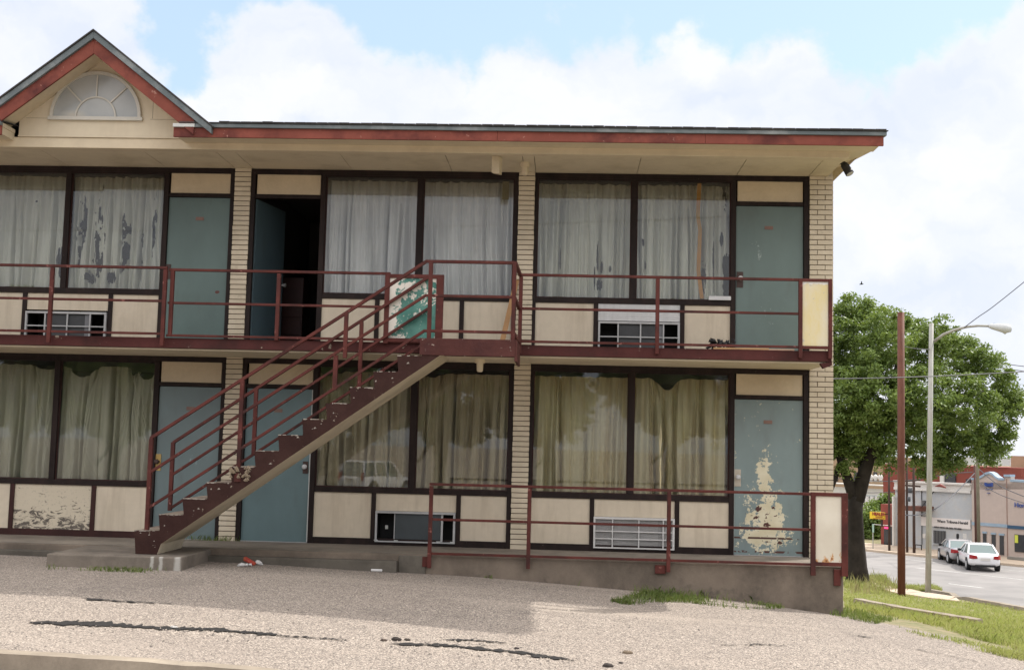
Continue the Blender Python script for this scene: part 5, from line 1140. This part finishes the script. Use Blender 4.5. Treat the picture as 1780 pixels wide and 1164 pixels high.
m = sface(b3, 'corner_trim', 1537.5, 792, 1541, 850, 120, m_wtrim, .2)
# classical front with columns
cl, zt, zb = bblock('classical_building', 'white classical building with columns behind the yellow sign', 1440, 1560, 862, 880, 100, 12, painted('shadowed_wall', (.10, .11, .10), .1, .8, 1), None, -5)
sface(cl, 'entablature', 1440, 845, 1560, 861.5, 100, m_wtrim, 1.2); sface(cl, 'cornice', 1438, 837.5, 1562, 845, 100, m_wtrim, 1.7)
for i in range(13):
    px = 1448+i*8.6; MB().tube([onS(px, 862, 98.9), onS(px, 885, 98.9), onS(px, 925, 98.9)], [.24, .27, .28], 10).build('column', m_wtrim, cl, True)
for px in (1513.5, 1522, 1530.5):
    MB().tube([onS(px, 837, 99), onS(px, 834, 99), onS(px, 830, 99), onS(px, 826, 99), onS(px, 824, 99)], [.22, .12, .26, .2, .03], 10).build('urn', m_wtrim, cl, True)
# red shop with neon, left of white building
sh, zt, zb = bblock('shop_building', 'small red fronted shop with a pink neon sign behind the dark utility pole', 1531, 1556, 876, 955, SF+.5, 8, m_redb, None, -5.3)
sface(sh, 'glazing', 1537, 914, 1554.5, 950, SF+.5, m_dark, .04); sface(sh, 'trim', 1519, 911, 1555, 913, SF-.5, m_wtrim, .15)
g = G('neon'); nm_ = g.fin((.3, .02, .06), .5, None, .5, 0, (1, .03, .12), 2.2); sface(sh, 'neon_sign', 1537.5, 915, 1544.5, 918.5, SF+.4, nm_, .03); sface(sh, 'corner_post', 1555, 862, 1558, 952, SF, m_wtrim, .3)
# yellow sign
ys = thing('shop_sign', 'yellow rectangular sign with dark red lettering beside the tree trunk', 'sign', tuple(onS(1527, 948, SF-3)))
yf = sface(ys, 'sign_face', 1515, 888.5, 1539, 902.5, SF-3, painted('yellow_sign', (.72, .50, .02), .04, .5, 2), .2)
m_sr = painted('sign_red', (.25, .02, .02), .05, .6, 2); o_ = onS(1516.2, 894.6, SF-3.22); text_obj('lettering', 'HEALER', .30, m_sr, yf, tuple(o_), (ud[0], ud[1], 0), (0, 0, 1), .008, 'LEFT', .012)
MB().bar(tuple(onS(1539, 893, SF-3)), tuple(onS(1546, 893, SF-3.2)), .06, .06).bar(tuple(onS(1533, 902, SF-3.1)), tuple(onS(1533, 915, SF-3.1)), .1, .1).build('sign_arm', m_black, ys)
MB().bar(tuple(onS(1522, 897.6, SF-3.215)), tuple(onS(1534, 897.9, SF-3.215)), .03, .05).bar(tuple(onS(1518, 900.6, SF-3.215)), tuple(onS(1537, 901, SF-3.215)), .03, .04).build('fine_print', m_sr, yf)
# street name sign, parking signs and meters
def signpost(label, px, ytop, ybot, s, board, mat, cat='sign', pr=.035):
    p = onS(px, ybot, s); D = p[1]+15.8; z = float(zg(p[0], p[1])); b = onS(px, ytop, s); t = thing('street_sign' if cat == 'sign' else 'parking_meter', label, cat, (p[0], p[1], z))
    MB().tube([(p[0], p[1], z), (p[0], p[1], b[2])], pr, 8).build('post', m_lamp, t)
    if board:
        w_, h_ = board; k = D/FPX; MB().bar((p[0]-w_*k/2, p[1]-.05, b[2]-h_*k/2), (p[0]+w_*k/2, p[1]-.05, b[2]-h_*k/2), .02, h_*k).build('board', mat, t)
    else: MB().tube([(p[0], p[1], b[2]-.05), (p[0], p[1], b[2]+.1), (p[0], p[1], b[2]+.28), (p[0], p[1], b[2]+.34)], [.05, .09, .09, .04], 8).build('meter_head', m_black, t)
    return t
signpost('pale green street sign on a thin post right of the tree trunk', 1517.5, 910, 952, 68.5, (3, 14), painted('pale_green_sign', (.35, .5, .42), .05, .5, 2))
signpost('small white parking sign on a post above the silver car', 1677, 927, 965, 69, (5.5, 8.5), m_wtrim)
signpost('parking meter on a black post left of the silver car', 1641, 945, 967, 68.6, None, None, 'parking meter', .05); signpost('parking meter on a black post behind the silver car', 1665, 936, 966, 68.6, None, None, 'parking meter', .05)
m = MB(); p, q_ = onS(1591, 946, SF-1.5), onS(1602, 947, SF-1.5); m.bar(tuple(p), tuple(q_), .06, .06); m.bar(tuple(q_), tuple(onS(1601.5, 962, SF-1.5)), .06, .06); m.bar(tuple(p), tuple(onS(1591, 962, SF-1.5)), .06, .06); props(m.build('hand_rail', m_black), 'short black pipe rail on the far sidewalk left of the lamp pole', 'rail')
# small far trees / shrubs
def far_tree(label, blobs_, D, base, n, leaf): return make_tree('street_tree', label, D, blobs_, [([base, (base[0], base[1]-25), (base[0]-1, base[1]-45)], [3, 2.4, 1.2], [0, 0, 0])], n, leaf, 'trees across the street')
far_tree('dark green tree behind the yellow sign', [(1515, 900, 16, 0), (1525, 915, 15, 1), (1510, 925, 14, 0), (1535, 900, 10, 1), (1520, 880, 10, 2)], 96, (1520, 950), 9000, .16)
far_tree('small shrub like tree by the columns near the trunk', [(1545, 870, 8, 0), (1552, 878, 7, 0), (1470, 900, 12, 0), (1500, 938, 12, 0)], 98, (1505, 950), 5000, .16)
# ------------------------------------------------------------------ cars
def make_car(name, label, loc, rz, paint, L=4.75, Wd=1.82, H=1.46, suv=False, group=None):
    t = thing(name, label, 'car', loc, rz, group)
    hw = Wd/2
    if suv: sta = [(-L/2, .42, .95, hw*.86), (-L/2+.1, .34, 1.14, hw*.97), (-1.2, .30, 1.16, hw), (0, .30, 1.15, hw), (.9, .30, 1.13, hw), (1.15, .30, 1.12, hw), (2.0, .34, 1.03, hw*.96), (L/2-.08, .40, .92, hw*.88), (L/2, .46, .7, hw*.74)]
    else: sta = [(-L/2, .42, .80, hw*.76), (-L/2+.08, .32, .96, hw*.90), (-L/2+.5, .26, 1.00, hw*.97), (-1.2, .24, .97, hw), (0, .24, .93, hw), (.9, .24, .91, hw), (1.5, .24, .86, hw*.98), (L/2-.25, .28, .74, hw*.90), (L/2, .36, .58, hw*.70)]
    V, Fq = [], []; m = MB()
    for x, zb, zt, w_ in sta:
        zm = (zb+zt)/2+.05
        ring = [(x, -w_*.92, zb), (x, -w_, zb+.12), (x, -w_*1.0, zm), (x, -w_*.93, zt-.03), (x, -w_*.80, zt), (x, 0, zt+.025), (x, w_*.80, zt), (x, w_*.93, zt-.03), (x, w_, zm), (x, w_, zb+.12), (x, w_*.92, zb), (x, 0, zb)]
        m.v += ring
    k = 12
    for i in range(len(sta)-1):
        for j in range(k): a = i*k+j; b = i*k+(j+1) % k; m.f.append((a, a+k, b+k, b)); m.m.append(0)
    m.f.append(tuple(range(k))); m.m.append(0); m.f.append(tuple(reversed(range((len(sta)-1)*k, len(sta)*k)))); m.m.append(0)
    body = m.build('body', paint, t, True, local=True); sd = body.modifiers.new('sub', 'SUBSURF'); sd.levels = sd.render_levels = 1
    zb_ = 1.12 if suv else .93
    if suv: gx0, gx1, rx0, rx1 = -L/2+.12, 1.15, -L/2+.35, .45
    else: gx0, gx1, rx0, rx1 = -L/2+.72, 1.25, -L/2+1.55, .30
    bw_, rw_ = hw*.90, hw*.70
    g_ = MB(); lo = [(gx0, -bw_, zb_), (gx1, -bw_, zb_-.03), (gx1, bw_, zb_-.03), (gx0, bw_, zb_)]; up = [(rx0, -rw_, H-.05), (rx1, -rw_, H-.05), (rx1, rw_, H-.05), (rx0, rw_, H-.05)]
    g_.hexa(lo+up); g_.build('cabin_glass', m_carglass, t, local=True, bevel=.02)
    r = MB(); r.hexa([(rx0-.06, -rw_-.03, H-.07), (rx1+.06, -rw_-.03, H-.07), (rx1+.06, rw_+.03, H-.07), (rx0-.06, rw_+.03, H-.07), (rx0+.08, -rw_+.10, H), (rx1-.10, -rw_+.10, H), (rx1-.10, rw_-.10, H), (rx0+.08, rw_-.10, H)]); r.build('roof', paint, t, local=True, bevel=.03)
    pl = MB()
    for sg in (-1, 1):
        for a, b in (((gx0, sg*bw_, zb_), (rx0, sg*rw_, H-.05)), ((gx1, sg*bw_, zb_-.03), (rx1, sg*rw_, H-.05))): MB().bar(a, b, .09 if not suv else .12, .07).build('pillar', paint, t, local=True)
        xs_ = [(-.15, -.12)] if not suv else [(-.2, -.2), (-1.25, -1.2)]
        for xa, xb in xs_: MB().bar((xa, sg*(bw_+.005), zb_), (xb, sg*(rw_+.01), H-.05), .09, .05).build('pillar', paint, t, local=True)
    R = .33 if not suv else .39
    for sx in (-L/2+.95, L/2-.92):
        for sg in (-1, 1):
            y0_ = sg*(hw-.21); y1_ = sg*(hw+.005)
            w_ = MB().tube([(sx, y0_, R), (sx, y0_+sg*.02, R), (sx, y1_-sg*.02, R), (sx, y1_, R)], [R*.93, R, R, R*.93], 20).build('wheel', m_tyre, t, local=True)
            MB().tube([(sx, y1_, R), (sx, y1_+sg*.012, R)], [R*.62, R*.55], 16).build('rim', m_alu, w_, local=True)
            MB().tube([(sx, sg*(hw-.22), R+.02), (sx, sg*(hw+.004), R+.02)], R*1.16, 20).build('wheel_arch', m_black, t, local=True)
    tw = hw*.80
    for sg in (-1, 1):
        if suv: MB().box((-L/2-.005, sg*tw-.06, .85), (-L/2+.16, sg*tw+.09, 1.3)).build('tail_light', m_tail, t, local=True, bevel=.02)
        else: MB().hexa([(-L/2-.01, sg*(tw-.30), .72), (-L/2-.01, sg*(tw-.02), .70), (-L/2+.22, sg*(tw+.135), .70), (-L/2+.2, sg*(tw-.30), .72), (-L/2+.0, sg*(tw-.26), .88), (-L/2+.0, sg*(tw-.02), .92), (-L/2+.22, sg*(tw+.12), .93), (-L/2+.2, sg*(tw-.26), .88)]).build('tail_light', m_tail, t, local=True, bevel=.01)
        MB().box((L/2-.2, sg*tw*.85-.12, .6), (L/2-.02, sg*tw*.85+.12, .74)).build('headlight', m_lensm, t, local=True, bevel=.02)
        MB().box((.72, sg*(hw+.02)-.09, zb_-.02), (.86, sg*(hw+.02)+.09, zb_+.12)).build('mirror', m_black if not suv else paint, t, local=True, bevel=.02)
    MB().box((-L/2-.02, -.26, .62 if not suv else .8), (-L/2+.03, .26, .77 if not suv else .95)).build('number_plate', m_wtrim, t, local=True)
    MB().box((-L/2+.0, -hw*.6, .26), (-L/2+.2, hw*.6, .36)).build('rear_valance', m_black, t, local=True)
    return t
g = G('car_glass'); m_carglass = g.fin((.10, .15, .15), .05, None, .8); g = G('tyre'); m_tyre = g.fin((.02, .02, .02), .85); g = G('tail_red'); m_tail = g.fin((.28, .008, .012), .2); g = G('lens'); m_lensm = g.fin((.6, .62, .62), .1)
def carpaint(n, c): g = G(n); m = g.fin(c, .28, None, .5); g.b.inputs['Coat Weight'].default_value = .6; return m
def carplace(px, py): p = hit(px, py); return (p[0], p[1], p[2]+.04)
hd_ = math.atan2(.988, .156)
def at_ground_car(px, D): d = ray(px, 970); p = CAM+d*(D/ (d[1])); return (p[0], p[1], float(zg(p[0], p[1]))+.035)
make_car('parked_car', 'white sedan parked nose in at the far kerb before the peach building', at_ground_car(1700, 72.5), hd_, carpaint('white_car_paint', (.72, .72, .74)), 4.8, 1.8, 1.47, group='cars parked across the street')
make_car('parked_car', 'silver sedan parked nose in beside the white sedan', at_ground_car(1664.5, 76.5), hd_+.05, carpaint('silver_car_paint', (.30, .29, .30)), 4.5, 1.72, 1.40, group='cars parked across the street')
p = at(655, 820, 53)  # mirror image of the vehicle seen in the pane
make_car('parked_suv', 'white off road wagon reflected in the ground floor window under the stairs', (p[0], -53, float(zg(p[0], -53))+.02), R_(-62), carpaint('white_suv_paint', (.85, .85, .86)), 5.0, 1.98, 1.93, True)
# ------------------------------------------------------------------ bird
bp_ = at(1497, 494, 42); t = thing('bird', 'tiny dark bird flying above the tree', 'bird', tuple(bp_)); k = .055
m = MB(); m.tube([(bp_[0]-.10, bp_[1], bp_[2]-.01), (bp_[0]-.05, bp_[1], bp_[2]), (bp_[0]+.04, bp_[1], bp_[2]+.01), (bp_[0]+.09, bp_[1], bp_[2]+.02), (bp_[0]+.12, bp_[1], bp_[2]+.015)], [.004, .022, .028, .018, .003], 8)
m.build('body', m_black, t, True)
for sg, up_ in ((-1, .12), (1, .05)): MB().hexa([(bp_[0]-.03, bp_[1], bp_[2]), (bp_[0]+.05, bp_[1], bp_[2]), (bp_[0]+.0, bp_[1]+sg*.16, bp_[2]+up_), (bp_[0]-.03, bp_[1]+sg*.15, bp_[2]+up_), (bp_[0]-.03, bp_[1], bp_[2]+.008), (bp_[0]+.05, bp_[1], bp_[2]+.008), (bp_[0]+.0, bp_[1]+sg*.16, bp_[2]+up_+.006), (bp_[0]-.03, bp_[1]+sg*.15, bp_[2]+up_+.006)]).build('wing', m_black, t)
